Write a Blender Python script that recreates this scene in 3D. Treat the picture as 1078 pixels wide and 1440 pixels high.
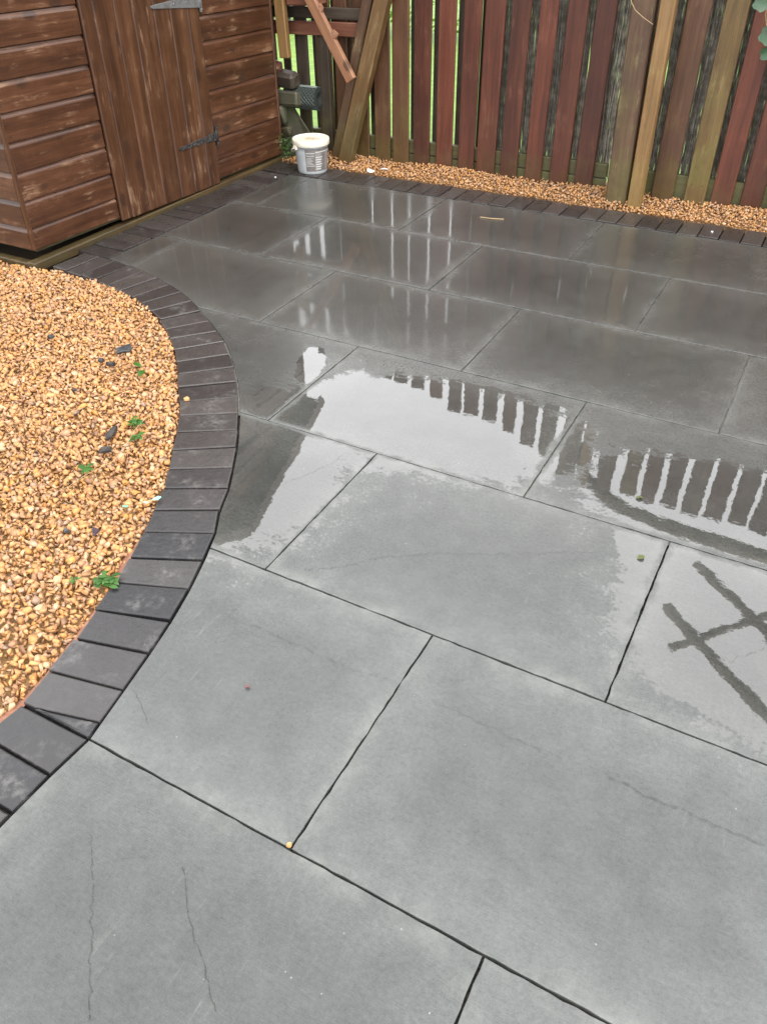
import bpy, bmesh, math, random
import numpy as np
from mathutils import Vector, Matrix
from math import radians as R

random.seed(7)
rng = np.random.default_rng(11)
for o in list(bpy.data.objects):
    bpy.data.objects.remove(o)
S = bpy.context.scene
COL = S.collection

# ------------------------------------------------------------------ camera
# solved from the 905 x 605 mm slab grid: eye 1.40 m above the paving
F_PX, CX, CY, CZ = 1106.21, 0.5290, -0.5638, 1.4022
PITCH, YAW, ROLL = 0.67611, 0.51250, -0.01755
cam_d = bpy.data.cameras.new('camera')
cam = bpy.data.objects.new('camera', cam_d)
COL.objects.link(cam)
cam_d.sensor_fit = 'HORIZONTAL'
cam_d.sensor_width = 36.0
cam_d.lens = F_PX / 1078.0 * 36.0
cam_d.clip_start = 0.02
cam_d.clip_end = 500.0
def _dir(x2, u2, d):
    r, t = math.cos(ROLL), math.sin(ROLL)
    x = r * x2 - t * u2; u = t * x2 + r * u2
    cp, sp = math.cos(PITCH), math.sin(PITCH)
    y = cp * d + sp * u; z = -sp * d + cp * u
    c, s = math.cos(YAW), math.sin(YAW)
    return Vector((c * x - s * y, s * x + c * y, z))
_r, _u, _f = _dir(1, 0, 0), _dir(0, 1, 0), _dir(0, 0, 1)
cam.matrix_world = Matrix(((_r.x, _u.x, -_f.x, CX), (_r.y, _u.y, -_f.y, CY), (_r.z, _u.z, -_f.z, CZ), (0, 0, 0, 1)))
S.camera = cam

# ------------------------------------------------------------------ sky, sun, exposure
SUN_AZ, SUN_EL = R(118), R(48)        # azimuth from +Y towards +X
W = bpy.data.worlds.new('World'); S.world = W; W.use_nodes = True
wt = W.node_tree; wt.nodes.clear()
sky = wt.nodes.new('ShaderNodeTexSky'); sky.sky_type = 'NISHITA'; sky.sun_disc = False
sky.sun_elevation = SUN_EL; sky.sun_rotation = SUN_AZ
sky.air_density = 1.0; sky.dust_density = 4.0; sky.ozone_density = 1.0
hs = wt.nodes.new('ShaderNodeHueSaturation'); hs.inputs['Saturation'].default_value = 0.10
bg = wt.nodes.new('ShaderNodeBackground'); bg.inputs['Strength'].default_value = 0.15
wo = wt.nodes.new('ShaderNodeOutputWorld')
veil = wt.nodes.new('ShaderNodeMix'); veil.data_type = 'RGBA'      # an even veil of high cloud over the clear-sky gradient
veil.inputs[0].default_value = 0.82; veil.inputs[7].default_value = (9.0, 9.05, 9.15, 1)
wt.links.new(sky.outputs[0], hs.inputs['Color']); wt.links.new(hs.outputs[0], veil.inputs[6]); wt.links.new(veil.outputs[2], bg.inputs['Color']); wt.links.new(bg.outputs[0], wo.inputs['Surface'])
sl = bpy.data.lights.new('sun', 'SUN'); sl.energy = 0.8; sl.angle = R(35); sl.color = (1.0, 0.97, 0.92)
so = bpy.data.objects.new('sun', sl); COL.objects.link(so)
sdir = Vector((math.sin(SUN_AZ) * math.cos(SUN_EL), math.cos(SUN_AZ) * math.cos(SUN_EL), math.sin(SUN_EL)))
so.rotation_euler = sdir.to_track_quat('Z', 'Y').to_euler(); so.location = (4, 4, 6)
S.view_settings.view_transform = 'Standard'; S.view_settings.look = 'None'
S.view_settings.gamma = 1.0; S.view_settings.use_curve_mapping = False
S.view_settings.exposure = 1.5

# ------------------------------------------------------------------ helpers
def new_obj(name, verts, faces, mat, parent=None, smooth=False, loc=None):
    me = bpy.data.meshes.new(name)
    v = np.array(verts, float)
    if loc is not None:
        v = v - np.array(loc, float)
    me.from_pydata(v.tolist(), [], faces)
    if smooth:
        me.polygons.foreach_set('use_smooth', [True] * len(me.polygons))
    if mat is not None:
        me.materials.append(mat)
    me.update()
    o = bpy.data.objects.new(name, me); COL.objects.link(o)
    if loc is not None:
        o.location = loc
    if parent is not None:
        o.parent = parent
    return o
def empty(name, loc=(0, 0, 0)):
    o = bpy.data.objects.new(name, None); COL.objects.link(o); o.location = loc; o.empty_display_size = 0.1
    return o
def tag(o, label=None, cat=None, group=None, kind=None):
    if label: o['label'] = label
    if cat: o['category'] = cat
    if group: o['group'] = group
    if kind: o['kind'] = kind
    return o
def kid(o, parent):
    """parent without moving (parent has no rotation/scale)"""
    o.parent = parent
    o.location = Vector(o.location) - Vector(parent.location)
    return o
def cbox(sx, sy, sz, c):
    """chamfered box centred on the origin"""
    hx, hy, hz = sx / 2, sy / 2, sz / 2
    c = min(c, hx * .6, hy * .6, hz * .6)
    V = []; idx = {}
    for i in (-1, 1):
        for j in (-1, 1):
            for k in (-1, 1):
                for a in range(3):
                    h = [hx - c, hy - c, hz - c]; h[a] = (hx, hy, hz)[a]
                    idx[(i, j, k, a)] = len(V); V.append((i * h[0], j * h[1], k * h[2]))
    Fc = []
    def q(l):
        n = Vector((0, 0, 0)); p = [Vector(V[x]) for x in l]
        for x in range(len(p)): n += p[x].cross(p[(x + 1) % len(p)])
        ctr = sum(p, Vector((0, 0, 0)))
        Fc.append(l if n.dot(ctr) > 0 else l[::-1])
    for s in (-1, 1):
        q([idx[(s, -1, -1, 0)], idx[(s, 1, -1, 0)], idx[(s, 1, 1, 0)], idx[(s, -1, 1, 0)]])
        q([idx[(-1, s, -1, 1)], idx[(1, s, -1, 1)], idx[(1, s, 1, 1)], idx[(-1, s, 1, 1)]])
        q([idx[(-1, -1, s, 2)], idx[(1, -1, s, 2)], idx[(1, 1, s, 2)], idx[(-1, 1, s, 2)]])
    for s in (-1, 1):
        for t in (-1, 1):
            q([idx[(-1, s, t, 1)], idx[(1, s, t, 1)], idx[(1, s, t, 2)], idx[(-1, s, t, 2)]])
            q([idx[(s, -1, t, 0)], idx[(s, 1, t, 0)], idx[(s, 1, t, 2)], idx[(s, -1, t, 2)]])
            q([idx[(s, t, -1, 0)], idx[(s, t, 1, 0)], idx[(s, t, 1, 1)], idx[(s, t, -1, 1)]])
            for u in (-1, 1):
                q([idx[(s, t, u, 0)], idx[(s, t, u, 1)], idx[(s, t, u, 2)]])
    return V, Fc
def beam(name, p0, p1, w, t, mat, parent=None, c=0.004, up=(0, 0, 1), roll=0.0, jit=0.0):
    """squared timber from p0 to p1; w across, t thick; mesh long axis = local X"""
    p0, p1 = Vector(p0), Vector(p1)
    d = p1 - p0; L = d.length; x = d.normalized()
    u = Vector(up)
    if abs(u.dot(x)) > .95: u = Vector((0, 1, 0))
    y = u.cross(x).normalized(); z = x.cross(y)
    V, Fc = cbox(L, w, t, c)
    if jit:
        V = [(a + random.uniform(-jit, jit), b + random.uniform(-jit, jit), cc + random.uniform(-jit, jit)) for a, b, cc in V]
    o = new_obj(name, V, Fc, mat)
    M = Matrix((x, y, z)).transposed().to_4x4() @ Matrix.Rotation(roll, 4, 'X')
    M.translation = (p0 + p1) / 2
    if parent is not None:
        o.parent = parent
        M.translation -= parent.location
    o.matrix_basis = M
    return o
def tube(pts, r, n=6, taper=1.0):
    V = []; Fc = []
    pts = [Vector(p) for p in pts]
    for i, p in enumerate(pts):
        a = pts[max(i - 1, 0)]; b = pts[min(i + 1, len(pts) - 1)]
        d = (b - a).normalized()
        ref = Vector((0, 0, 1)) if abs(d.z) < .9 else Vector((1, 0, 0))
        u = ref.cross(d).normalized(); v = d.cross(u)
        rr = r * (1 + (taper - 1) * i / max(1, len(pts) - 1))
        for k in range(n):
            an = 2 * math.pi * k / n
            V.append(p + u * math.cos(an) * rr + v * math.sin(an) * rr)
    for i in range(len(pts) - 1):
        for k in range(n):
            k2 = (k + 1) % n
            Fc.append([i * n + k, i * n + k2, (i + 1) * n + k2, (i + 1) * n + k])
    Fc.append(list(range(n))[::-1]); Fc.append([(len(pts) - 1) * n + k for k in range(n)])
    return [tuple(v) for v in V], Fc
def join(parts):
    V = []; Fc = []
    for v, f in parts:
        b = len(V); V += list(v); Fc += [[i + b for i in q] for q in f]
    return V, Fc
def lathe(prof, n=40, cx=0, cy=0, a0=0, a1=2 * math.pi):
    V = []; Fc = []
    full = abs(a1 - a0 - 2 * math.pi) < 1e-6
    m = n if full else n + 1
    for r, z in prof:
        for k in range(m):
            a = a0 + (a1 - a0) * k / n
            V.append((cx + r * math.cos(a), cy + r * math.sin(a), z))
    for i in range(len(prof) - 1):
        for k in range(n):
            k2 = (k + 1) % m
            Fc.append([i * m + k, i * m + k2, (i + 1) * m + k2, (i + 1) * m + k])
    return V, Fc

# ------------------------------------------------------------------ node helper
class G:
    def __init__(s, name):
        s.m = bpy.data.materials.new(name); s.m.use_nodes = True
        s.t = s.m.node_tree; s.t.nodes.clear()
        s.out = s.t.nodes.new('ShaderNodeOutputMaterial')
        s.b = s.t.nodes.new('ShaderNodeBsdfPrincipled')
        s.t.links.new(s.b.outputs[0], s.out.inputs[0])
    def put(s, sock, v):
        if hasattr(v, 'is_output') or isinstance(v, bpy.types.NodeSocket): s.t.links.new(v, sock)
        elif isinstance(v, (tuple, list)) and len(v) == 3 and sock.type == 'RGBA': sock.default_value = (*v, 1)
        else: sock.default_value = v
    def set(s, **k):
        for n, v in k.items(): s.put(s.b.inputs[n.replace('_', ' ')], v)
    def math(s, op, a, b=None, c=None, clamp=False):
        n = s.t.nodes.new('ShaderNodeMath'); n.operation = op; n.use_clamp = clamp
        for i, v in enumerate((a, b, c)):
            if v is not None: s.put(n.inputs[i], v)
        return n.outputs[0]
    def add(s, a, b): return s.math('ADD', a, b)
    def mul(s, a, b): return s.math('MULTIPLY', a, b)
    def sub(s, a, b): return s.math('SUBTRACT', a, b)
    def vmul(s, v, k):
        n = s.t.nodes.new('ShaderNodeVectorMath'); n.operation = 'MULTIPLY'; s.put(n.inputs[0], v); n.inputs[1].default_value = k
        return n.outputs[0]
    def vadd(s, v, k):
        n = s.t.nodes.new('ShaderNodeVectorMath'); n.operation = 'ADD'; s.put(n.inputs[0], v); s.put(n.inputs[1], k)
        return n.outputs[0]
    def vlen(s, v):
        n = s.t.nodes.new('ShaderNodeVectorMath'); n.operation = 'LENGTH'; s.put(n.inputs[0], v); return n.outputs['Value']
    def pos(s): return s.t.nodes.new('ShaderNodeNewGeometry').outputs['Position']
    def island(s): return s.t.nodes.new('ShaderNodeNewGeometry').outputs['Random Per Island']
    def obj(s): return s.t.nodes.new('ShaderNodeTexCoord').outputs['Object']
    def gen(s): return s.t.nodes.new('ShaderNodeTexCoord').outputs['Generated']
    def rand(s): return s.t.nodes.new('ShaderNodeObjectInfo').outputs['Random']
    def noise(s, v, scale, detail=4, rough=.55, w=None, dist=0.0, color=False):
        n = s.t.nodes.new('ShaderNodeTexNoise')
        if w is not None: n.noise_dimensions = '4D'; s.put(n.inputs['W'], w)
        s.put(n.inputs['Vector'], v); n.inputs['Scale'].default_value = scale
        n.inputs['Detail'].default_value = detail; n.inputs['Roughness'].default_value = rough; n.inputs['Distortion'].default_value = dist
        return n.outputs['Color' if color else 'Fac']
    def voro(s, v, scale, rnd=1.0, feature='F1', w=None):
        n = s.t.nodes.new('ShaderNodeTexVoronoi'); n.feature = feature
        if w is not None: n.voronoi_dimensions = '4D'; s.put(n.inputs['W'], w)
        s.put(n.inputs['Vector'], v); n.inputs['Scale'].default_value = scale; n.inputs['Randomness'].default_value = rnd
        return n.outputs['Distance']
    def sm(s, v, a, b, lo=0.0, hi=1.0):
        n = s.t.nodes.new('ShaderNodeMapRange'); n.interpolation_type = 'SMOOTHSTEP'; n.clamp = True
        s.put(n.inputs['Value'], v); n.inputs['From Min'].default_value = a; n.inputs['From Max'].default_value = b
        n.inputs['To Min'].default_value = lo; n.inputs['To Max'].default_value = hi
        return n.outputs[0]
    def lin(s, v, a, b, lo, hi):
        n = s.t.nodes.new('ShaderNodeMapRange'); n.clamp = True
        s.put(n.inputs['Value'], v); n.inputs['From Min'].default_value = a; n.inputs['From Max'].default_value = b
        n.inputs['To Min'].default_value = lo; n.inputs['To Max'].default_value = hi
        return n.outputs[0]
    def sep(s, v):
        n = s.t.nodes.new('ShaderNodeSeparateXYZ'); s.put(n.inputs[0], v); return n.outputs
    def mix(s, f, a, b, mode='MIX'):
        n = s.t.nodes.new('ShaderNodeMix'); n.data_type = 'RGBA'; n.blend_type = mode
        s.put(n.inputs[0], f); s.put(n.inputs[6], a); s.put(n.inputs[7], b); return n.outputs[2]
    def mixf(s, f, a, b):
        n = s.t.nodes.new('ShaderNodeMix'); n.data_type = 'FLOAT'
        s.put(n.inputs[0], f); s.put(n.inputs[2], a); s.put(n.inputs[3], b); return n.outputs[0]
    def ramp(s, f, stops):
        n = s.t.nodes.new('ShaderNodeValToRGB'); s.put(n.inputs[0], f)
        e = n.color_ramp.elements
        while len(e) < len(stops): e.new(0.5)
        for i, (p, c) in enumerate(stops): e[i].position = p; e[i].color = (*c, 1)
        return n.outputs[0]
    def scale(s, c, f):
        n = s.t.nodes.new('ShaderNodeVectorMath'); n.operation = 'SCALE'; s.put(n.inputs[0], c); s.put(n.inputs['Scale'], f); return n.outputs[0]
    def bump(s, h, strength, dist, normal=None):
        n = s.t.nodes.new('ShaderNodeBump'); s.put(n.inputs['Height'], h); s.put(n.inputs['Strength'], strength); n.inputs['Distance'].default_value = dist
        if normal is not None: s.put(n.inputs['Normal'], normal)
        return n.outputs[0]

# ------------------------------------------------------------------ materials
def mat_slab():
    g = G('wet_slate_slab')
    p = g.pos(); xyz = g.sep(p); ge = g.sep(g.gen()); rnd = g.rand()
    ex = g.mul(g.math('MINIMUM', ge[0], g.sub(1.0, ge[0])), .9)
    ey = g.mul(g.math('MINIMUM', ge[1], g.sub(1.0, ge[1])), .6)
    edge = g.math('MINIMUM', ex, ey)
    n1 = g.noise(p, 2.6, 5, .6); n2 = g.noise(p, 13, 5, .6); n3 = g.noise(p, 95, 4, .65); n4 = g.noise(p, 420, 2, .6)
    # standing water: shallow pools in the dips of the paving
    flat = g.vmul(p, (1, 1, 0))
    F = None
    for cx, cy, rx, ry, a in [(-0.42, 1.45, .56, .31, 8), (-0.84, 0.99, .31, .48, 32), (-0.995, 1.61, .055, .15, 24), (0.54, 1.40, .46, .255, 0), (0.98, 1.33, .55, .28, 0),
                              (0.78, 0.98, .34, .24, -12), (0.36, 1.13, .07, .15, 30), (0.60, 0.98, .28, .34, 20)]:
        mp = g.t.nodes.new('ShaderNodeMapping'); mp.vector_type = 'TEXTURE'
        mp.inputs['Location'].default_value = (cx, cy, 0); mp.inputs['Rotation'].default_value = (0, 0, R(a)); mp.inputs['Scale'].default_value = (rx, ry, 1)
        g.put(mp.inputs['Vector'], flat)
        b = g.sub(1.0, g.vlen(mp.outputs[0]))
        F = b if F is None else g.math('MAXIMUM', F, b)
    F = g.add(F, g.add(g.mul(g.sub(n1, .5), .60), g.add(g.mul(g.sub(n2, .5), .70), g.add(g.mul(g.sub(n3, .5), .45), g.mul(g.sub(g.noise(g.vmul(p, (9, 60, 1)), 1.0, 4, .6), .5), .35)))))
    inner = g.sm(g.add(edge, g.mul(g.sub(n2, .5), .05)), .004, .022)
    drops = g.mul(g.sm(g.voro(p, 70), .34, .22), g.sm(F, -.45, -.05))
    P = g.mul(g.math('MAXIMUM', g.sm(F, -.03, .07), g.mul(drops, g.sm(n2, .45, .6))), inner)
    # film of rain: dries off towards the near end
    film = g.mul(g.sm(g.add(xyz[1], g.mul(g.sub(n1, .5), .9)), .55, 2.1), g.sm(g.add(edge, g.mul(g.sub(n2, .5), .05)), -.015, .022, .55, 1))
    wet = g.math('MAXIMUM', P, film)
    damp = g.sm(g.add(edge, g.mul(g.sub(n1, .5), .45)), .03, .20)
    tone = g.add(g.add(-.70, g.mul(n1, .70)), g.add(g.mul(n2, .70), g.add(g.mul(n3, 1.0), g.add(g.mul(n4, 1.0), g.mul(rnd, .30)))))
    lines = g.noise(g.vmul(p, (28, 420, 1)), 1.0, 3, .6)
    tone = g.mul(g.add(tone, g.mul(g.sub(lines, .5), .7)), g.mixf(damp, 1.14, .84))
    dry = g.mix(n2, (.0415, .0450, .0432), (.0545, .0570, .0535))
    wetc = (.043, .0435, .040)
    col = g.scale(g.mix(wet, dry, wetc), tone)
    # pale lime bloom along the cut edges and in scuffs
    bl = g.mul(g.sm(edge, .055, .0), g.sm(g.noise(p, 7, 5, .7, w=rnd), .38, .72))
    scr = g.noise(g.vmul(p, (60, 9, 1)), 1.0, 3, .6)
    sc = g.mul(g.sm(scr, .60, .75), g.sm(g.noise(p, 1.7, 3, .5), .52, .66))
    col = g.mix(g.mul(g.mul(g.math('MAXIMUM', bl, g.mul(sc, .5)), .55), g.sub(1.0, g.mul(wet, .55))), col, (.17, .172, .158))
    # small pale chips and specks
    sp = g.mul(g.sm(g.voro(p, 26), .055, .03), g.sm(g.noise(p, 3.1, 2), .50, .58))
    col = g.mix(g.mul(sp, .45), col, (.30, .29, .265))
    dk = g.mul(g.sm(g.voro(g.vadd(p, (3.3, 1.7, 0)), 19), .045, .02), g.sm(g.noise(p, 2.3, 2), .5, .6))
    col = g.mix(g.mul(dk, .6), col, (.02, .02, .018))
    rough_dry = g.add(.36, g.add(g.add(g.mul(g.sub(n3, .5), .30), g.sub(g.mul(g.sub(n1, .5), .30), g.mul(damp, .05))), g.mul(bl, .2)))
    rough_dry = g.mixf(g.mul(g.sm(F, -.9, .0), .75), rough_dry, .17)
    rough_film = g.add(.25, g.mul(g.sub(n2, .5), .25))
    mp = g.t.nodes.new('ShaderNodeMapping'); mp.vector_type = 'TEXTURE'
    mp.inputs['Location'].default_value = (-1.1, 2.6, 0); mp.inputs['Scale'].default_value = (1.7, 1.15, 1); g.put(mp.inputs['Vector'], flat)
    deep = g.mul(g.sm(g.add(g.sub(1.0, g.vlen(mp.outputs[0])), g.mul(g.sub(n1, .5), .8)), 0, .5), g.sm(edge, .02, .06))
    rough_film = g.mixf(deep, rough_film, .12)
    rough = g.mixf(P, g.mixf(film, rough_dry, rough_film), .018)
    g.set(Base_Color=col, Roughness=rough, IOR=1.5)
    g.set(Coat_Weight=g.mixf(P, g.add(.25, g.mul(film, .45)), 1.0), Coat_Roughness=g.mixf(P, g.mixf(deep, .20, .06), .008), Coat_IOR=1.5)
    h = g.add(g.mul(n3, .7), g.mul(n4, .5))
    nb = g.bump(h, g.mixf(P, .75, .0), .0016)
    ripple = g.add(g.noise(p, 9, 2, .5), g.mul(g.noise(p, 48, 2, .5), .16))
    nw = g.bump(ripple, .15, .0022)
    g.set(Normal=g.bump(ripple, g.mixf(P, 0.0, .10), .0015, nb), Coat_Normal=nw)
    return g.m
def mat_block():
    g = G('charcoal_block')
    p = g.pos(); y = g.sep(p)[1]; rnd = g.rand()
    n1 = g.noise(p, 9, 5, .6, w=g.mul(rnd, 9)); n2 = g.noise(p, 60, 4, .65); n3 = g.noise(p, 300, 3, .6)
    c = g.mix(rnd, (.015, .015, .0165), (.048, .044, .043))
    c = g.scale(c, g.add(.25, g.add(g.mul(n1, .8), g.add(g.mul(n2, .5), g.mul(n3, .35)))))
    wear = g.mul(g.sm(n1, .50, .70), g.sm(n2, .40, .66))
    c = g.mix(g.mul(wear, .45), c, (.17, .165, .155))
    sp = g.sm(g.voro(p, 55), .07, .03)
    c = g.mix(g.mul(g.mul(sp, g.sm(n1, .5, .62)), .6), c, (.28, .26, .24))
    br = g.sm(g.add(y, g.mul(g.sub(n1, .5), 1.0)), .5, 1.1)
    c = g.mix(g.mul(br, .42), c, g.scale((.034, .025, .020), g.add(.5, n2)))
    g.set(Base_Color=c, Roughness=g.add(.16, g.add(g.mul(n1, .26), g.mul(wear, .3))), IOR=1.45, Normal=g.bump(g.add(n2, g.mul(n3, .5)), .6, .002))
    return g.m
def mat_wood(name, cols, axis='X', worn=(.4, .3, .22), wornamt=.35, knots=.0, algae=0.0, rough=.42, green=(.10, .11, .025), algae_h=.5, hue=.12, grime=.5):
    """grain runs along the board's own axis; damp green growth creeps up from the soil"""
    g = G(name)
    o = g.obj(); p = g.pos(); rnd = g.rand()
    k = {'X': (1.6, 22, 22), 'Y': (22, 1.6, 22), 'Z': (22, 22, 1.6)}[axis]
    kf = {'X': (4, 150, 150), 'Y': (150, 4, 150), 'Z': (150, 150, 4)}[axis]
    w = g.mul(rnd, 37.0)
    warp = g.vadd(o, g.scale(g.noise(o, 5, 2, .5, w=w, color=True), .02))
    n1 = g.noise(g.vmul(warp, k), 1.0, 6, .66, w=w, dist=.25)
    n2 = g.noise(g.vmul(o, kf), 1.0, 3, .6, w=w)
    n3 = g.noise(o, 6, 5, .65, w=w); n5 = g.noise(o, 38, 4, .65, w=w)
    c = g.ramp(n1, [(0.25, cols[0]), (0.5, cols[1]), (0.78, cols[2])])
    c = g.scale(c, g.add(g.sub(1 - hue, 0), g.mul(rnd, 2 * hue)))
    c = g.scale(c, g.add(.45, g.mul(n2, 1.1)))
    c = g.scale(c, g.add(1 - grime * .5, g.mul(n3, grime)))
    ks = {'X': (6, 45, 45), 'Y': (45, 6, 45), 'Z': (45, 45, 6)}[axis]
    n6 = g.noise(g.vmul(o, ks), 1.0, 6, .75, w=w, dist=.2)
    wr = g.mul(g.sm(g.add(n6, g.mul(n3, .7)), .90, 1.10), wornamt)
    c = g.mix(wr, c, worn)
    if knots:
        kk = {'X': (.55, 1, 1), 'Y': (1, .55, 1), 'Z': (1, 1, .55)}[axis]
        d = g.voro(g.vadd(g.vmul(o, kk), g.scale((31.0, 17.0, 23.0), rnd)), 8.0, 1.0)
        d = g.add(d, g.mul(g.sub(n5, .5), .08))
        c = g.mix(g.mul(g.sm(d, .21, .10), knots), c, (.03, .014, .008))
    rr = g.add(rough - .12, g.add(g.mul(n3, .22), g.mul(wr, .25)))
    if algae:
        z = g.sep(p)[2]
        am = g.add(g.sm(z, algae_h, 0.0, 0, .55), g.mul(g.sub(n3, .5), 1.6))
        am = g.mul(g.sm(g.add(am, g.mul(g.sub(g.noise(p, 2.2, 3, .5), .5), 1.2)), .15, .75), algae)
        c = g.mix(am, c, g.scale(green, g.add(.5, n5)))
    g.set(Base_Color=c, Roughness=rr, IOR=1.45, Normal=g.bump(g.add(g.mul(n1, .5), g.add(g.mul(n2, .5), g.mul(n5, .3))), .5, .0016))
    return g.m
def mat_stone(name, tint=1.0):
    g = G(name)
    p = g.pos(); r = g.island()
    n = g.noise(p, 90, 4, .65); n2 = g.noise(p, 260, 2, .6); big = g.noise(p, 1.6, 3, .5)
    c = g.ramp(r, [(0.0, (.24, .150, .095)), (.08, (.42, .245, .105)), (.24, (.52, .315, .130)), (.40, (.43, .270, .150)), (.55, (.57, .375, .180)), (.68, (.50, .270, .075)), (.80, (.40, .240, .150)), (.90, (.60, .45, .28)), (.96, (.48, .35, .24)), (1.0, (.28, .22, .17))])
    c = g.scale(c, g.add(.52, g.add(g.mul(n, .80), g.mul(g.sub(big, .5), .35))))
    c = g.scale(g.mix(1.0, c, (1.0, .86, .78), 'MULTIPLY'), tint * .90)
    vein = g.sm(n, .60, .72)
    c = g.mix(g.mul(vein, .35), c, (.56, .40, .24))
    g.set(Base_Color=c, Roughness=g.add(.45, g.mul(n2, .3)), IOR=1.4, Normal=g.bump(g.add(n, n2), .6, .0015))
    return g.m
def mat_plain(name, col, rough=.5, var=.3, scale=20, metallic=0.0, col2=None, bump=.2, ior=1.45):
    g = G(name)
    o = g.obj(); n = g.noise(o, scale, 5, .62, w=g.mul(g.rand(), 13)); n2 = g.noise(o, scale * 7, 3, .6)
    c = g.mix(g.sm(n, .4, .66), col, col2 if col2 else col)
    c = g.scale(c, g.add(1 - var * .6, g.add(g.mul(n, var * .8), g.mul(n2, var * .4))))
    g.set(Base_Color=c, Roughness=g.add(rough - .08, g.mul(n, .16)), Metallic=metallic, IOR=ior, Normal=g.bump(g.add(n, n2), bump, .001))
    return g.m
def mat_leaf(name, c1, c2, trans=.25):
    g = G(name)
    r = g.island(); n = g.noise(g.obj(), 60, 3)
    c = g.scale(g.mix(r, c1, c2), g.add(.6, g.mul(n, .8)))
    g.set(Base_Color=c, Roughness=.4, IOR=1.45)
    tr = g.t.nodes.new('ShaderNodeBsdfTranslucent'); g.put(tr.inputs['Color'], c)
    mx = g.t.nodes.new('ShaderNodeMixShader'); mx.inputs[0].default_value = trans
    g.t.links.new(g.b.outputs[0], mx.inputs[1]); g.t.links.new(tr.outputs[0], mx.inputs[2]); g.t.links.new(mx.outputs[0], g.out.inputs[0])
    return g.m

M = {}
M['slab'] = mat_slab()
M['block'] = mat_block()
M['shed'] = mat_wood('stained_shed_board', ((.020, .0074, .0036), (.053, .0205, .0094), (.100, .044, .0220)), 'Y', worn=(.29, .175, .105), wornamt=.48, grime=.9, knots=.85, rough=.34)
M['shedx'] = mat_wood('stained_shed_side', ((.018, .0068, .0034), (.045, .0178, .0082), (.084, .037, .0185)), 'X', worn=(.27, .165, .10), wornamt=.30, grime=.9, knots=.7, rough=.40)
M['shedz'] = mat_wood('stained_door_plank', ((.022, .0086, .0040), (.057, .0235, .0108), (.106, .049, .0245)), 'Z', worn=(.29, .18, .11), wornamt=.45, grime=.9, knots=.85, rough=.33)
M['bearer'] = mat_wood('mossy_bearer', ((.018, .011, .005), (.055, .031, .010), (.120, .072, .021)), 'Y', worn=(.28, .2, .08), wornamt=.25, algae=.6, algae_h=.12, green=(.034, .029, .008), rough=.6, grime=1.2)
M['pale'] = mat_wood('red_fence_pale', ((.034, .0088, .0045), (.068, .0172, .0080), (.110, .036, .0185)), 'X', worn=(.22, .09, .06), wornamt=.30, algae=.60, algae_h=.40, green=(.058, .036, .013), rough=.46, hue=.34)
M['pale_brown'] = mat_wood('brown_fence_pale', ((.034, .015, .008), (.070, .031, .015), (.115, .056, .028)), 'X', worn=(.22, .14, .07), wornamt=.3, algae=.7, algae_h=.7, green=(.078, .054, .014), rough=.45, hue=.25)
M['pale_olive'] = mat_wood('lichened_fence_pale', ((.055, .032, .011), (.105, .064, .021), (.160, .112, .045)), 'X', worn=(.28, .21, .09), wornamt=.4, algae=.8, algae_h=.9, green=(.105, .088, .022), rough=.5, hue=.2)
M['post'] = mat_wood('weathered_post', ((.035, .020, .012), (.075, .040, .022), (.125, .075, .040)), 'X', worn=(.30, .24, .12), wornamt=.6, algae=.75, algae_h=.8, green=(.085, .070, .022), rough=.5)
M['tan'] = mat_wood('tan_batten', ((.095, .050, .017), (.175, .098, .036), (.25, .155, .066)), 'X', worn=(.36, .27, .12), wornamt=.3, algae=.35, algae_h=.7, green=(.16, .13, .03), rough=.45)
M['lean'] = mat_wood('ochre_timber', ((.045, .023, .009), (.098, .054, .020), (.155, .092, .042)), 'X', worn=(.26, .2, .1), wornamt=.4, algae=.4, algae_h=.9, green=(.08, .08, .03), rough=.45)
M['pink'] = mat_wood('splintered_timber', ((.13, .058, .030), (.22, .105, .056), (.31, .170, .098)), 'X', worn=(.42, .32, .2), wornamt=.35, knots=.7, rough=.5)
M['redrail'] = mat_wood('red_rail', ((.07, .026, .015), (.13, .050, .030), (.19, .085, .052)), 'X', worn=(.3, .2, .12), wornamt=.3, rough=.5)
M['dark_wood'] = mat_wood('dark_timber', ((.018, .013, .010), (.036, .026, .018), (.065, .050, .036)), 'X', worn=(.13, .12, .09), wornamt=.35, algae=.3, rough=.55)
M['grey_wood'] = mat_wood('silvered_timber', ((.030, .026, .019), (.058, .051, .038), (.10, .092, .070)), 'X', worn=(.2, .19, .15), wornamt=.4, algae=.85, algae_h=1.0, green=(.032, .036, .012), rough=.6, grime=1.0)
M['rail'] = mat_wood('green_rail', ((.035, .030, .012), (.075, .065, .025), (.12, .11, .05)), 'X', worn=(.2, .17, .08), wornamt=.3, algae=.7, algae_h=.6, green=(.055, .060, .018), rough=.55)
M['stone'] = mat_stone('golden_gravel_stone')
M['stone2'] = mat_stone('golden_gravel_stone_strip', 1.0)
M['soil'] = mat_plain('soil', (.05, .036, .024), .85, .6, 8, col2=(.08, .055, .034), bump=.6)
M['gravel_base'] = mat_plain('gravel_base', (.28, .165, .070), .8, .6, 60, col2=(.38, .23, .10), bump=.6)
M['mortar'] = mat_plain('joint_mortar', (.12, .115, .10), .75, .5, 30, col2=(.17, .16, .14), bump=.5)
M['joint'] = mat_plain('dark_joint', (.030, .028, .025), .8, .8, 90, col2=(.07, .062, .050), bump=.8)
M['red_mortar'] = mat_plain('red_bedding_mortar', (.20, .085, .052), .75, .5, 45, col2=(.27, .13, .08), bump=.6)
M['lawn'] = mat_plain('lawn_turf', (.09, .17, .015), .7, .6, 12, col2=(.14, .23, .025), bump=.7)
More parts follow.
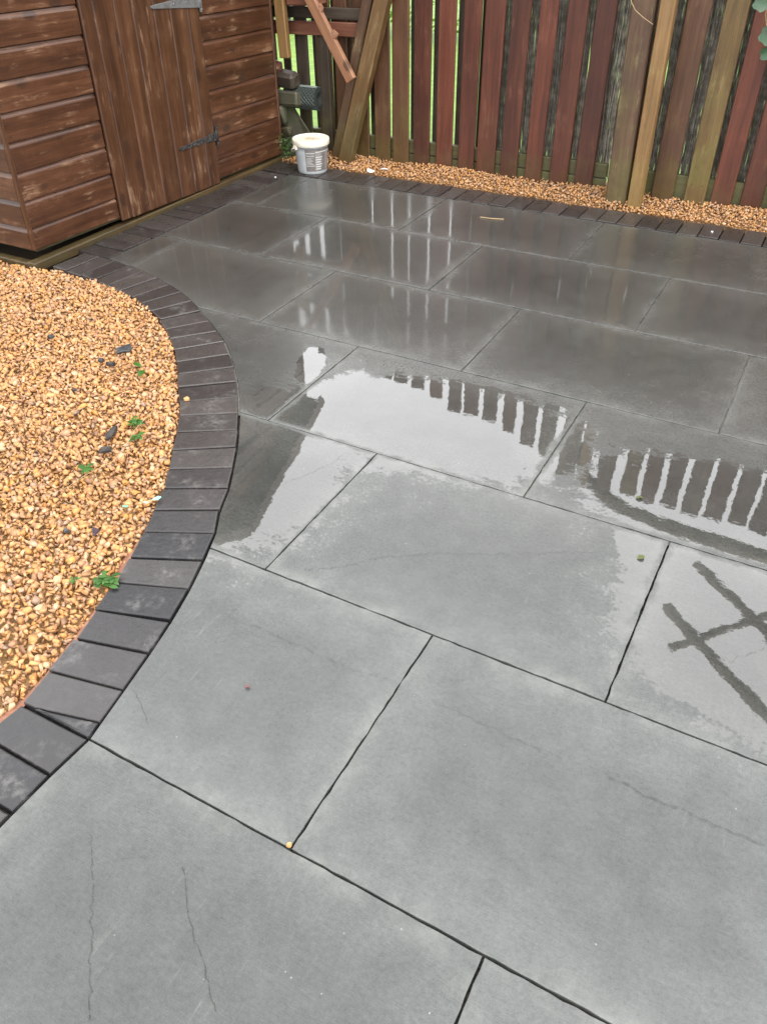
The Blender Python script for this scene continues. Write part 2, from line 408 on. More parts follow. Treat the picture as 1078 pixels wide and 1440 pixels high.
M['felt'] = mat_plain('roof_felt', (.03, .032, .03), .85, .4, 60)
M['iron'] = mat_plain('black_iron', (.008, .008, .009), .52, .6, 90, col2=(.055, .05, .045), bump=.5)
M['galv'] = mat_plain('galvanised_steel', (.25, .26, .27), .42, .4, 40, metallic=.7, col2=(.16, .16, .15))
M['bucket'] = mat_plain('bucket_plastic', (.40, .42, .43), .38, .25, 14, col2=(.31, .33, .34), bump=.05)
M['lid'] = mat_plain('cream_lid_plastic', (.68, .65, .55), .38, .2, 16, col2=(.60, .55, .43), bump=.05)
M['lid_dirt'] = mat_plain('lid_dirt', (.48, .40, .26), .4, .5, 30, col2=(.60, .54, .40))
M['label'] = mat_plain('label_ink', (.115, .105, .10), .45, .3, 50, col2=(.15, .14, .135), bump=.02)
M['label2'] = mat_plain('label_ink_pale', (.20, .19, .185), .45, .3, 50, bump=.02)
M['print'] = mat_plain('label_white', (.50, .49, .47), .45, .15, 50, bump=.02)
M['stem'] = mat_plain('brush_stem', (.15, .132, .105), .7, .8, 25, col2=(.27, .25, .205))
M['leaf'] = mat_leaf('green_leaf', (.022, .080, .010), (.050, .135, .020))
M['ivy'] = mat_leaf('ivy_leaf', (.018, .048, .020), (.035, .08, .036), .1)
M['hedge'] = mat_leaf('hedge_leaf', (.10, .24, .02), (.19, .36, .045), .35)
M['olive_leaf'] = mat_leaf('fallen_leaf', (.05, .07, .014), (.075, .085, .02), .1)
M['moss'] = mat_leaf('moss', (.03, .065, .012), (.05, .10, .02), .1)
M['slate'] = mat_plain('slate_scrap', (.026, .027, .030), .38, .5, 40, col2=(.05, .05, .052), bump=.5)
M['bark'] = mat_plain('dark_bark', (.018, .016, .016), .6, .6, 50, col2=(.04, .032, .028), bump=.8)
M['plum'] = mat_plain('plum_scrap', (.035, .02, .028), .5, .5, 50)
M['turq'] = mat_plain('turquoise_plastic', (.22, .52, .46), .3, .2, 40, col2=(.5, .68, .62))
M['glass_green'] = mat_plain('pale_green_scrap', (.16, .42, .25), .3, .3, 40)
M['white'] = mat_plain('white_plastic', (.68, .70, .72), .4, .15, 30)
M['twig'] = mat_plain('dry_twig', (.30, .22, .12), .6, .4, 60)
M['red_chip'] = mat_plain('reddish_chip', (.12, .055, .05), .5, .5, 60)
M['crack'] = mat_plain('hairline_crack', (.026, .027, .026), .6, .3, 60)
M['wire'] = mat_plain('green_wire', (.09, .11, .10), .45, .3, 40, metallic=.3)
M['roll'] = mat_plain('roll_core', (.022, .028, .024), .6, .4, 30)
M['sheet'] = mat_plain('grey_green_sheet', (.17, .20, .18), .5, .3, 20)

# ------------------------------------------------------------------ the setting: ground, patio, edging, gravel
ground = new_obj('ground', [(-60, -60, -.075), (60, -60, -.075), (60, 60, -.075), (-60, 60, -.075)], [[0, 1, 2, 3]], M['soil']); tag(ground, kind='structure')
lawn = new_obj('lawn', [(-30, 4.22, -.03), (30, 4.22, -.03), (30, 40, -.03), (-30, 40, -.03)], [[0, 1, 2, 3]], M['lawn'])
tag(lawn, 'bright green lawn beyond the fence', 'lawn', kind='structure')

# joints between edging blocks measured on the curve: slab side and gravel side
OUT = [(-.519, -.698), (-.519, -.598), (-.519, -.498), (-.519, -.398), (-.519, -.298), (-.519, -.198), (-.517, -.103), (-.512, -.001), (-.538, .130), (-.560, .240), (-.584, .343), (-.616, .452), (-.653, .555), (-.696, .659),
       (-.748, .748), (-.790, .844), (-.842, .934), (-.900, 1.031), (-.956, 1.112), (-1.016, 1.197), (-1.081, 1.282), (-1.156, 1.371), (-1.231, 1.452), (-1.306, 1.526),
       (-1.392, 1.604), (-1.472, 1.661), (-1.567, 1.727), (-1.658, 1.786), (-1.757, 1.849), (-1.860, 1.904), (-1.963, 1.945), (-2.063, 1.980), (-2.175, 2.012),
       (-2.285, 2.036), (-2.392, 2.050), (-2.497, 2.056), (-2.600, 2.058)]
INN = [(-.719, -.700), (-.719, -.600), (-.719, -.500), (-.719, -.400), (-.719, -.300), (-.719, -.200), (-.715, -.103), (-.706, -.004), (-.725, .091), (-.745, .191), (-.772, .286), (-.797, .381), (-.835, .472), (-.873, .568),
       (-.915, .659), (-.960, .753), (-1.015, .836), (-1.071, .921), (-1.126, 1.009), (-1.187, 1.091), (-1.247, 1.166), (-1.314, 1.242), (-1.380, 1.315), (-1.449, 1.386),
       (-1.520, 1.458), (-1.598, 1.526), (-1.674, 1.585), (-1.753, 1.643), (-1.843, 1.692), (-1.932, 1.733), (-2.017, 1.766), (-2.111, 1.788), (-2.209, 1.808),
       (-2.309, 1.828), (-2.407, 1.842), (-2.505, 1.850), (-2.605, 1.854)]
OY = np.array([p[1] for p in OUT]); OX = np.array([p[0] for p in OUT])
IY = np.array([p[1] for p in INN]); IX = np.array([p[0] for p in INN])
def x_out(y):
    if y >= 2.046: return -2.442
    return max(float(np.interp(y, OY, OX)), -2.442)
def x_inn(y): return float(np.interp(y, IY, IX))

def inset(poly, d):
    n = len(poly); out = []
    for i in range(n):
        a, b, c = Vector(poly[i - 1]), Vector(poly[i]), Vector(poly[(i + 1) % n])
        e1 = (b - a).normalized(); e2 = (c - b).normalized()
        n1 = Vector((-e1.y, e1.x)); n2 = Vector((-e2.y, e2.x))
        m = n1 + n2; k = m.length_squared
        m = m * (2 / k) if k > 1e-6 else n1
        if m.length > 2.5: m = m.normalized() * 2.5
        out.append(tuple(b + m * d))
    return out
def prism(name, poly, z0, z1, ch, mat, parent, dz=(0, 0, 0)):
    """flat stone: poly counter-clockwise, chamfered top arris, tilted a little by dz"""
    cxm = sum(p[0] for p in poly) / len(poly); cym = sum(p[1] for p in poly) / len(poly)
    n = len(poly)
    def lv(P, z): return [(x - cxm, y - cym, z + dz[0] + dz[1] * (x - cxm) + dz[2] * (y - cym)) for x, y in P]
    top = inset(poly, ch)
    V = lv(poly, z0) + lv(poly, z1 - ch * .8) + lv(inset(poly, ch * .35), z1 - ch * .25) + lv(top, z1)
    Fc = []
    for L in range(3):
        for i in range(n):
            j = (i + 1) % n
            Fc.append([L * n + i, L * n + j, (L + 1) * n + j, (L + 1) * n + i])
    Fc.append([3 * n + i for i in range(n)])
    o = new_obj(name, V, Fc, mat)
    o.location = (cxm, cym, 0); o.parent = parent
    return o

# patio = bedding under the slabs; every slab a child
LP, WP = .905, .605
pv, pf = [], []
def addq(a, z):
    b = len(pv); pv.extend([(x, y, z) for x, y in a]); pf.append([b, b + 1, b + 2, b + 3])
ys = np.linspace(-.69, 1.2, 40)
for a, b in zip(ys[:-1], ys[1:]): addq([(x_out(a) - .008, a), (2.2, a), (2.2, b), (x_out(b) - .008, b)], -.020)
addq([(-.52, -1.3), (2.2, -1.3), (2.2, -.69), (-.52, -.69)], -.020)
patio = new_obj('patio', pv, pf, M['joint'])
tag(patio, 'dark grey slab patio laid in half bond', 'patio', kind='structure')
pv, pf = [], []
ys = list(np.linspace(1.2003, 2.05, 20)) + [3.605]
for a, b in zip(ys[:-1], ys[1:]): addq([(x_out(a) - .004, a), (2.2, a), (2.2, b), (x_out(b) - .004, b)], -.008)
jm = new_obj('joint_mortar', pv, pf, M['mortar'], patio)
COURSES = {-2: -.06, -1: .3896, 0: 0.0, 1: -.4877, 2: -.907, 3: -1.3784, 4: -1.8072, 5: -1.3739}
slabs = {}
for c, off in COURSES.items():
    y0, y1 = c * WP, (c + 1) * WP
    if c == 5: y1 = 3.608
    k0 = math.floor((-2.6 - off) / LP)
    for k in range(k0, 5):
        xa, xb = off + k * LP, off + (k + 1) * LP
        if xa > 1.9: continue
        j = .0022 if c < 3 else .0028
        ya, yb = y0 + j, y1 - j
        xl, xr = xa + j, xb - j
        ys = [ya] + [v for v in np.arange(math.ceil(ya / .02) * .02, yb, .02) if ya + .004 < v < yb - .004] + [yb]
        left = []
        for v in ys:
            lx = max(xl, x_out(v) + .005)
            if lx < xr - .003: left.append((lx, v))
        if len(left) < 2: continue
        if all(abs(l[0] - left[0][0]) < 1e-6 for l in left): left = [left[0], left[-1]]
        poly = [(xr, left[0][1]), (xr, left[-1][1])] + left[::-1]
        fine = []                                  # sawn edges are never quite true
        for a, b in zip(poly, poly[1:] + poly[:1]):
            L = math.hypot(b[0] - a[0], b[1] - a[1]); n = max(1, int(L / .022))
            for q in range(n):
                t = q / n; k2 = .0007 if q else 0
                fine.append((a[0] + (b[0] - a[0]) * t + random.gauss(0, k2), a[1] + (b[1] - a[1]) * t + random.gauss(0, k2)))
        poly = fine
        o = prism('paving_slab', poly, -.032, 0.0, .0016, M['slab'], patio, (random.uniform(-.0008, .0008), random.uniform(-.0008, .0008), random.uniform(-.0008, .0008)))
        slabs[(c, k)] = o

def g2(px, py, z=0.0):
    d = _dir((px - 539) / F_PX, (720 - py) / F_PX, 1)
    t = (z - CZ) / d.z
    return Vector((CX + d.x * t, CY + d.y * t, z))

# hairline cracks that wander over the near slabs (world metres)
def crack(slab, pts, w=.0011):
    P = []
    for (x0, y0), (x1, y1) in zip(pts[:-1], pts[1:]):
        L = math.hypot(x1 - x0, y1 - y0); n = max(2, int(L / .010))
        for i in range(n):
            t = i / n; P.append((x0 + (x1 - x0) * t, y0 + (y1 - y0) * t))
    P.append(pts[-1])
    P = [(x + random.gauss(0, .0022), y + random.gauss(0, .0022)) for x, y in P]
    V, Fc = [], []
    for i in range(len(P) - 1):
        if random.random() < .10: continue
        a, b = Vector(P[i]), Vector(P[i + 1]); d = (b - a).normalized(); n = Vector((-d.y, d.x))
        w0 = w * random.uniform(.08, .55); w1 = w * random.uniform(.08, .55); k = len(V)
        for q in (a + n * w0, a - n * w0, b - n * w1, b + n * w1): V.append((q.x, q.y, .0022))
        Fc.append([k, k + 3, k + 2, k + 1][::-1])
    o = new_obj('hairline_crack', V, Fc, M['crack'], slab); o.location = -Vector(slab.location)
    return o
def gp(l): return [tuple(g2(*p)[:2]) for p in l]
crack(slabs[(-1, -1)], gp([(128, 1165), (131, 1260), (128, 1330), (126, 1438)]))
crack(slabs[(-1, -1)], gp([(258, 1222), (265, 1290), (278, 1330), (292, 1380), (304, 1425)]), .0013)
crack(slabs[(0, 0)], gp([(850, 1090), (905, 1118), (960, 1140), (1020, 1168), (1076, 1190)]), .0015)
crack(slabs[(0, 0)], gp([(605, 985), (650, 1005), (720, 1038), (790, 1068)]), .0008)
crack(slabs[(0, -1)], gp([(320, 868), (380, 890), (440, 918), (500, 943), (545, 955)]), .0008)
crack(slabs[(1, 0)], gp([(430, 802), (480, 798), (530, 785), (620, 778), (700, 780), (800, 777), (870, 778)]), .0009)
crack(slabs[(1, -1)], gp([(400, 680), (430, 668), (470, 650), (480, 640)]), .0007)
crack(slabs[(0, -1)], gp([(190, 975), (200, 1000), (208, 1020)]), .0009)
crack(slabs[(1, 1)], gp([(1010, 935), (1040, 925), (1075, 912)]), .0008)

# edging: 100 x 200 mm blocks
def block(poly, parent):
    poly = [(x + random.uniform(-.0016, .0016), y + random.uniform(-.0016, .0016)) for x, y in poly]
    return prism('block', poly, -.05, .003, .0040, M['block'], parent, (random.uniform(-.002, .002), random.uniform(-.012, .012), random.uniform(-.012, .012)))
curved = new_obj('curved_edging', [], [], None)
bedV, bedF = [], []
for i in range(len(OUT)):
    bedV += [(OUT[i][0], OUT[i][1], -.022), (INN[i][0], INN[i][1], -.022)]
for i in range(len(OUT) - 1):
    bedF.append([2 * i, 2 * i + 2, 2 * i + 3, 2 * i + 1])
bpy.data.objects.remove(curved)
curved = new_obj('curved_edging', bedV, bedF, M['joint']); tag(curved, 'curved border of dark block paving round the gravel', 'edging', kind='structure')
for i in range(len(OUT) - 1):
    a, b = Vector(OUT[i]), Vector(OUT[i + 1]); c, d = Vector(INN[i + 1]), Vector(INN[i])
    def seg(p, q, w):
        m = (p + q) / 2; e = (q - p); L = e.length; e = e / L
        h = min(w, L - .0062) / 2
        return m - e * h, m + e * h
    oa, ob = seg(a, b, .1045 if i != 7 else .2); id_, ic = seg(d, c, .0965)
    e = random.uniform(-.003, .003)
    ax = ((oa + ob) - (id_ + ic)).normalized()
    pts = [id_ + ax * e, oa - ax * .002, ob - ax * .002, ic + ax * e]
    if i == 7:   # one block is made up with a thin wedge
        e1 = (ob - oa).normalized(); s0 = oa.lerp(ob, .30)
        block([tuple(id_ + e1 * .001), tuple(id_.lerp(oa, .15) + e1 * .004), tuple(s0 + e1 * .002 - ax * .002), tuple(ob - ax * .002), tuple(ic)], curved)
        block([tuple(id_.lerp(oa, .18) + e1 * .000), tuple(oa - ax * .002), tuple(s0 - e1 * .002 - ax * .002), tuple(id_.lerp(oa, .20) + e1 * .0015)], curved)
        continue
    block([tuple(p) for p in pts], curved)
shed_ed = new_obj('shed_edging', [(-2.652, 2.06, -.022), (-2.442, 2.06, -.022), (-2.442, 3.61, -.022), (-2.652, 3.61, -.022)], [[0, 1, 2, 3]], M['joint'])
tag(shed_ed, 'straight border of dark block paving along the shed', 'edging', kind='structure')
y = 2.062
while y < 3.58:
    block([(-2.650, y + .003), (-2.447, y + .003), (-2.447, y + .098), (-2.650, y + .098)], shed_ed); y += .1017
fence_ed = new_obj('fence_edging', [(-2.652, 3.61, -.022), (1.9, 3.61, -.022), (1.9, 3.82, -.022), (-2.652, 3.82, -.022)], [[0, 1, 2, 3]], M['joint'])
tag(fence_ed, 'straight border of dark block paving below the fence', 'edging', kind='structure')
x = -2.650
while x < 1.85:
    e = random.uniform(-.003, .003)
    block([(x + .003, 3.613 + e), (x + .0985, 3.613 + e), (x + .0985, 3.815 + e), (x + .003, 3.815 + e)], fence_ed); x += .1018

# reddish bedding mortar along the gravel side of the curve
V, Fc = [], []
for i in range(len(INN)):
    a = Vector(INN[i]); o = Vector(OUT[i]); n = (a - o).normalized()
    w = .020 + .010 * math.sin(i * 1.7) * math.sin(i * .6 + 1)
    for k, (dd, zz) in enumerate(((-.004, -.006), (w * .6, -.009), (w + .012, -.028))):
        V.append((a.x + n.x * dd, a.y + n.y * dd, zz - .022 * min(1, max(0, (a.y - .45) / .25)) + random.uniform(-.003, .003)))
for i in range(len(INN) - 1):
    for k in range(2):
        Fc.append([3 * i + k, 3 * i + k + 1, 3 * i + 4 + k, 3 * i + 3 + k])
hm = new_obj('bedding_mortar', V, Fc, M['red_mortar'], smooth=True); tag(hm, kind='structure')

# gravel: crushed golden stone
def hull(n):
    bm = bmesh.new()
    for _ in range(n):
        v = Vector((random.gauss(0, 1), random.gauss(0, 1), random.gauss(0, 1))).normalized()
        m = max(abs(v.x), abs(v.y), abs(v.z)); v = v.lerp(v / m, .45)
        v = Vector((v.x * random.uniform(.85, 1.1), v.y * random.uniform(.6, .85), v.z * random.uniform(.5, .7)))
        bm.verts.new(v)
    r = bmesh.ops.convex_hull(bm, input=bm.verts)
    for v in [v for v in bm.verts if not v.link_faces]: bm.verts.remove(v)
    bmesh.ops.triangulate(bm, faces=bm.faces)
    bm.verts.index_update()
    V = np.array([v.co[:] for v in bm.verts]); T = np.array([[v.index for v in f.verts] for f in bm.faces])
    bm.free(); return V, T
PROTO = [hull(random.choice((6, 7, 7, 8, 9))) for _ in range(30)]
def stones(name, P, sizes, mat, parent=None):
    n = len(P); q = rng.normal(size=(n, 4)); q[:, 1:3] *= .40
    q /= np.linalg.norm(q, axis=1)[:, None]
    w, x, y, z = q.T
    Rm = np.stack([1 - 2 * (y * y + z * z), 2 * (x * y - z * w), 2 * (x * z + y * w), 2 * (x * y + z * w), 1 - 2 * (x * x + z * z), 2 * (y * z - x * w), 2 * (x * z - y * w), 2 * (y * z + x * w), 1 - 2 * (x * x + y * y)], -1).reshape(n, 3, 3)
    pick = rng.integers(0, len(PROTO), n)
    VV, TT = [], []; base = 0
    for k, (V, T) in enumerate(PROTO):
        s = np.where(pick == k)[0]
        if not len(s): continue
        v = np.einsum('nij,vj->nvi', Rm[s], V) * sizes[s][:, None, None] + P[s][:, None, :]
        t = T[None] + (np.arange(len(s)) * len(V))[:, None, None] + base
        base += len(s) * len(V)
        VV.append(v.reshape(-1, 3)); TT.append(t.reshape(-1, 3))
    VV = np.concatenate(VV); TT = np.concatenate(TT)
    me = bpy.data.meshes.new(name)
    me.vertices.add(len(VV)); me.vertices.foreach_set('co', VV.astype(np.float32).ravel())
    me.loops.add(TT.size); me.loops.foreach_set('vertex_index', TT.astype(np.int32).ravel())
    me.polygons.add(len(TT)); me.polygons.foreach_set('loop_start', np.arange(0, TT.size, 3, dtype=np.int32))
    me.polygons.foreach_set('loop_total', np.full(len(TT), 3, dtype=np.int32))
    me.update(calc_edges=True); me.validate()
    me.materials.append(mat)
    o = bpy.data.objects.new(name, me); COL.objects.link(o)
    if parent is not None: o.parent = parent
    return o
def grid(x0, x1, y0, y1, sp):
    gx, gy = np.meshgrid(np.arange(x0, x1, sp), np.arange(y0, y1, sp * .87))
    gx = gx + (np.arange(gx.shape[0]) % 2)[:, None] * sp / 2
    p = np.stack([gx.ravel(), gy.ravel()], -1)
    return p + rng.uniform(-.42 * sp, .42 * sp, p.shape)
def mound(p):
    return .010 * np.sin(p[:, 0] * 5.1 + 1) * np.cos(p[:, 1] * 4.3) + .006 * np.sin(p[:, 0] * 13 + p[:, 1] * 9)
def bed(sp, zoff, smin, smax):
    p = grid(-3.6, -.68, -.65, 2.05, sp)
    s = smin + (smax - smin) * rng.beta(1.3, 2.4, len(p))
    lim = np.interp(p[:, 1], IY, IX)
    ok = (p[:, 0] < lim - s * .9 - .002 + .006 * (p[:, 1] > .6)) & (p[:, 0] > -1.45 - 1.05 * (p[:, 1] + .6)) & ~((p[:, 0] < -2.56) & (p[:, 1] > 1.80)) & (p[:, 1] < 1.83)
    p, s, lim = p[ok], s[ok], lim[ok]
    near = np.clip((lim - p[:, 0]) / .12, 0, 1)
    z = zoff + mound(p) * near - (.012 - .008 * np.clip((p[:, 1] - .4) / .3, 0, 1)) * (1 - near) + rng.uniform(-.004, .004, len(p)) - s * .25
    return np.column_stack([p, z]), s
A, sa = bed(.0160, -.008, .0090, .0145); B, sb = bed(.0172, .003, .0065, .0205)
gb = stones('gravel_bed', np.concatenate([A, B]), np.concatenate([sa, sb]), M['stone'])
tag(gb, 'bed of golden crushed gravel inside the curved block border', 'gravel', kind='stuff')
gy = np.linspace(-.65, 1.85, 40)
V, Fc = [], []
for i, yy in enumerate(gy):
    V += [(-4.2, yy, -.035), (float(np.interp(yy, IY, IX)), yy, -.035)]
for i in range(39): Fc.append([2 * i, 2 * i + 1, 2 * i + 3, 2 * i + 2])
gbase = new_obj('gravel_subbase', V, Fc, M['gravel_base']); tag(gbase, kind='structure')
def strip(sp, zoff, smin, smax):
    p = grid(-2.66, 1.25, 3.825, 4.26, sp)
    s = smin + (smax - smin) * rng.beta(1.3, 2.4, len(p))
    ok = (p[:, 1] > 3.822 + s * .7)
    p, s = p[ok], s[ok]
    z = zoff + .014 * np.sin(p[:, 0] * 7.3) * np.sin(p[:, 1] * 13) + rng.uniform(-.005, .005, len(p)) + np.clip((p[:, 1] - 3.83) * .12, 0, .022)
    return np.column_stack([p, z]), s
A, sa = strip(.0165, -.006, .008, .013); B, sb = strip(.0190, .006, .008, .0160)
gs = stones('gravel_strip', np.concatenate([A, B]), np.concatenate([sa, sb]), M['stone2'])
tag(gs, 'strip of golden gravel along the foot of the fence', 'gravel', kind='stuff')
gsb = new_obj('gravel_subbase', [(-3.2, 3.82, -.03), (1.9, 3.82, -.03), (1.9, 4.25, -.025), (-3.2, 4.25, -.025)], [[0, 1, 2, 3]], M['gravel_base']); tag(gsb, kind='structure')

# ------------------------------------------------------------------ shed
SX = -2.668                                   # outer face of the cladding
shed = empty('garden_shed', (SX, 1.835, 0)); shed.rotation_euler = (R(-1.0), 0, 0)
tag(shed, 'brown stained timber shed with vertical plank door on black hinges', 'shed')
SW, DEP = 2.03, 1.6                           # width along y, depth along -x
def shed_part(name, V, Fc, mat, smooth=False, loc=None): return new_obj(name, V, Fc, mat, shed, smooth, loc)
ZJ = [.072, .171, .290, .412, .534, .652, .770, .888, 1.004] + [1.004 + .117 * k for k in range(1, 13)]
APEX, EAVE = 2.40, 1.88
def prof(z0, z1):
    return [(-.016, z0), (-.001, z0 + .001), (0, z0 + .004), (0, z1 - .021), (-.002, z1 - .016), (-.0075, z1 - .009), (-.010, z1 - .002), (-.016, z1 - .001)]
def clad_y(y0, y1, z0, z1):
    """shiplap board along y on the front; origin at its middle"""
    n = max(2, int((y1 - y0) / .25)); pr = prof(z0, z1); m = len(pr)
    cy, cz = (y0 + y1) / 2, (z0 + z1) / 2
    V, Fc = [], []
    ph = random.uniform(0, 6)
    for i in range(n + 1):
        yy = y0 + (y1 - y0) * i / n; dx = .0012 * math.sin(ph + 3 * yy)
        V += [(a + dx, yy - cy, b - cz) for a, b in pr]
    for i in range(n):
        for k in range(m):
            k2 = (k + 1) % m
            Fc.append([i * m + k, (i + 1) * m + k, (i + 1) * m + k2, i * m + k2][::-1])
    Fc.append(list(range(m))); Fc.append([n * m + k for k in range(m)][::-1])
    o = shed_part('cladding_board', V, Fc, M['shed']); o.location = (0, cy, cz)
    return o
def gable_half(z): return (APEX - z) / (APEX - EAVE) * SW / 2 if z > EAVE else SW / 2
D0, D1 = .560, 1.375                          # door opening along the wall
for a, b in zip(ZJ[:-1], ZJ[1:]):
    h = gable_half(b)
    if h < .08: break
    y0, y1 = SW / 2 - h + .012, SW / 2 + h - .012
    if a < 1.75:
        clad_y(y0, D0 - .003, a, b); clad_y(D1 + .003, y1, a, b)
    else: clad_y(y0, y1, a, b)
nv_, nf_ = lathe([(.0032, 0), (.0030, .0012), (.0015, .0018), (0, .0019)], 7)
nail_me = bpy.data.meshes.new('nail'); nail_me.from_pydata([(v[2], v[0], v[1]) for v in nv_], [], nf_); nail_me.materials.append(M['bark'])
nail_mz = bpy.data.meshes.new('nail'); nail_mz.from_pydata([(v[0], -v[2], v[1]) for v in nv_], [], nf_); nail_mz.materials.append(M['bark'])
for o in [c for c in shed.children if c.name.startswith('cladding_board')]:
    ys_ = [v.co.y for v in o.data.vertices]; zs_ = [v.co.z for v in o.data.vertices]
    if o.location.z > 1.25: continue
    for yy in (min(ys_) + .022, max(ys_) - .022):
        for zz in (.25, .62):
            nl = bpy.data.objects.new('nail', nail_me); COL.objects.link(nl); nl.parent = o
            nl.location = (.0002, yy + random.uniform(-.006, .006), min(zs_) + (max(zs_) - min(zs_)) * (zz + random.uniform(-.05, .05)))
# far and near side walls
for a, b in zip(ZJ[:-1], ZJ[1:]):
    if b > EAVE: break
    for yy, sg in ((0.0, -1), (SW, 1)):
        V, Fc = [], []
        pr = prof(a, b); m = len(pr)
        for xx in (-.02, -DEP):
            V += [(xx + DEP / 2, -q[0] * -1 * sg if sg > 0 else -q[0], q[1] - (a + b) / 2) for q in pr]
        if sg > 0: V = [(v[0], v[1], v[2]) for v in V]
        for k in range(m):
            k2 = (k + 1) % m; Fc.append([k, k2, m + k2, m + k])
        Fc.append(list(range(m))); Fc.append([m + k for k in range(m)][::-1])
        if sg < 0: V = [(v[0], -v[1] * -1 - 0.0, v[2]) for v in V]
        o = shed_part('cladding_board', V, Fc, M['shedx']); o.location = (-DEP / 2, yy, (a + b) / 2)
# back wall, inner darkness
bw = shed_part('wall_frame', *cbox(.03, SW - .06, 1.78, .003), M['dark_wood']); bw.location = (-DEP + .02, SW / 2, .97)
il = shed_part('wall_lining', *cbox(.012, SW - .05, 1.80, .002), M['dark_wood']); il.location = (-.032, SW / 2, .98)
V = [(-.030, .05, 1.86), (-.030, SW - .05, 1.86), (-.030, SW / 2, APEX - .03)]; V += [(a - .01, b, c) for a, b, c in V]
shed_part('gable_lining', V, [[0, 1, 2], [5, 4, 3], [0, 3, 4, 1], [1, 4, 5, 2], [2, 5, 3, 0]], M['dark_wood'])
# corner trims
for yy in (.004, SW - .004):
    o = shed_part('corner_trim', *cbox(.020, .018, 1.80, .003), M['shedz']); o.location = (-.004, yy, .975)
# floor bearers
o = shed_part('bearer', *cbox(.055, SW + .05, .046, .005), M['bearer']); o.location = (-.012, SW / 2 - .01, .018); o.rotation_euler = (R(.9), 0, 0)
for xx in (-.5, -1.0, -1.5):
    o = shed_part('bearer', *cbox(.05, SW, .05, .005), M['bearer']); o.location = (xx, SW / 2, .02)
for xx in (-.10,):
    pass
o = shed_part('side_bearer', *cbox(DEP - .08, .045, .030, .004), M['bearer']); o.location = (-DEP / 2 - .02, .012, -.010)
fl = shed_part('floor_edge', *cbox(DEP - .03, SW - .06, .018, .003), M['dark_wood']); fl.location = (-DEP / 2 - .01, SW / 2, .062)
# door
door = empty('door', (0, 0, 0)); door.parent = shed
PB = [.562, .640, .770, .888, 1.031, 1.148, 1.277, 1.373]
for a, b in zip(PB[:-1], PB[1:]):
    t = .020; z0, z1 = .052 + random.uniform(-.004, .004), 1.76
    V, Fc = cbox(t, b - a - .002, z1 - z0, .0055)
    o = new_obj('door_plank', V, Fc, M['shedz'], door); o.location = (.004 + random.uniform(-.0015, .0015), (a + b) / 2, (z0 + z1) / 2)
# lower black hinge with a tapering forged strap, upper galvanised one
def hinge(zc, ytip, yroot, w0, w1, mat, bead):
    parts = []
    n = 14; V, Fc = [], []
    for i in range(n + 1):
        t = i / n; yy = yroot + (ytip - yroot) * t
        w = w0 + (w1 - w0) * t
        if bead: w *= 1 + .22 * math.sin(t * 15) * (1 - t * .6)
        if t > .93: w *= .75
        V += [(.0145, yy, -w / 2), (.0195, yy, -w / 2 + .002), (.0195, yy, w / 2 - .002), (.0145, yy, w / 2)]
    for i in range(n):
        for k in range(3): Fc.append([4 * i + k, 4 * i + 4 + k, 4 * i + 5 + k, 4 * i + 1 + k][::-1])
    Fc += [[0, 1, 2, 3], [4 * n + 3, 4 * n + 2, 4 * n + 1, 4 * n]]
    h = new_obj('hinge', V, Fc, mat, door); h.location = (0, 0, zc)
    V, Fc = cbox(.007, .020, .105, .002); p = new_obj('hinge_plate', V, Fc, mat, h); p.location = (.010, yroot + .018, 0)
    V, Fc = lathe([(0.0, -.03), (.006, -.03), (.006, .03), (0.0, .03)], 10); p = new_obj('hinge_pin', V, Fc, mat, h, True); p.location = (.016, yroot + .004, 0)
    for yy, zz in ((yroot + .02, .04), (yroot + .02, -.04), (yroot - .10, 0), (yroot - .2, 0)):
        V, Fc = lathe([(.0055, 0), (.005, .003), (.0025, .0042), (0.0, .0045)], 8)
        V = [(v[2], v[0], v[1]) for v in V]
        p = new_obj('screw', V, Fc, mat, h); p.location = (.0192 if yy < yroot else .013, yy, zz)
    return h
hl = hinge(.275, 1.060, 1.378, .040, .016, M['iron'], True); hl.rotation_euler = (R(1.2), 0, 0)
hinge(.955, 1.010, 1.375, .062, .014, M['galv'], False)
# roof
for sg in (-1, 1):
    ry, rz = SW / 2 + .06, APEX - EAVE
    a = math.atan2(rz, SW / 2); L = (SW / 2 + .07) / math.cos(a)
    V, Fc = cbox(DEP + .16, L, .022, .003)
    o = shed_part('roof_panel', V, Fc, M['felt']); o.rotation_euler = (-sg * a, 0, 0)
    o.location = (-DEP / 2 + .02, SW / 2 + sg * L / 2 * math.cos(a), APEX + .03 - L / 2 * math.sin(a))
    V, Fc = cbox(.016, L, .09, .003)
    o = shed_part('barge_board', V, Fc, M['shed']); o.rotation_euler = (-sg * a, 0, 0)
    o.location = (.112, SW / 2 + sg * L / 2 * math.cos(a), APEX - L / 2 * math.sin(a))

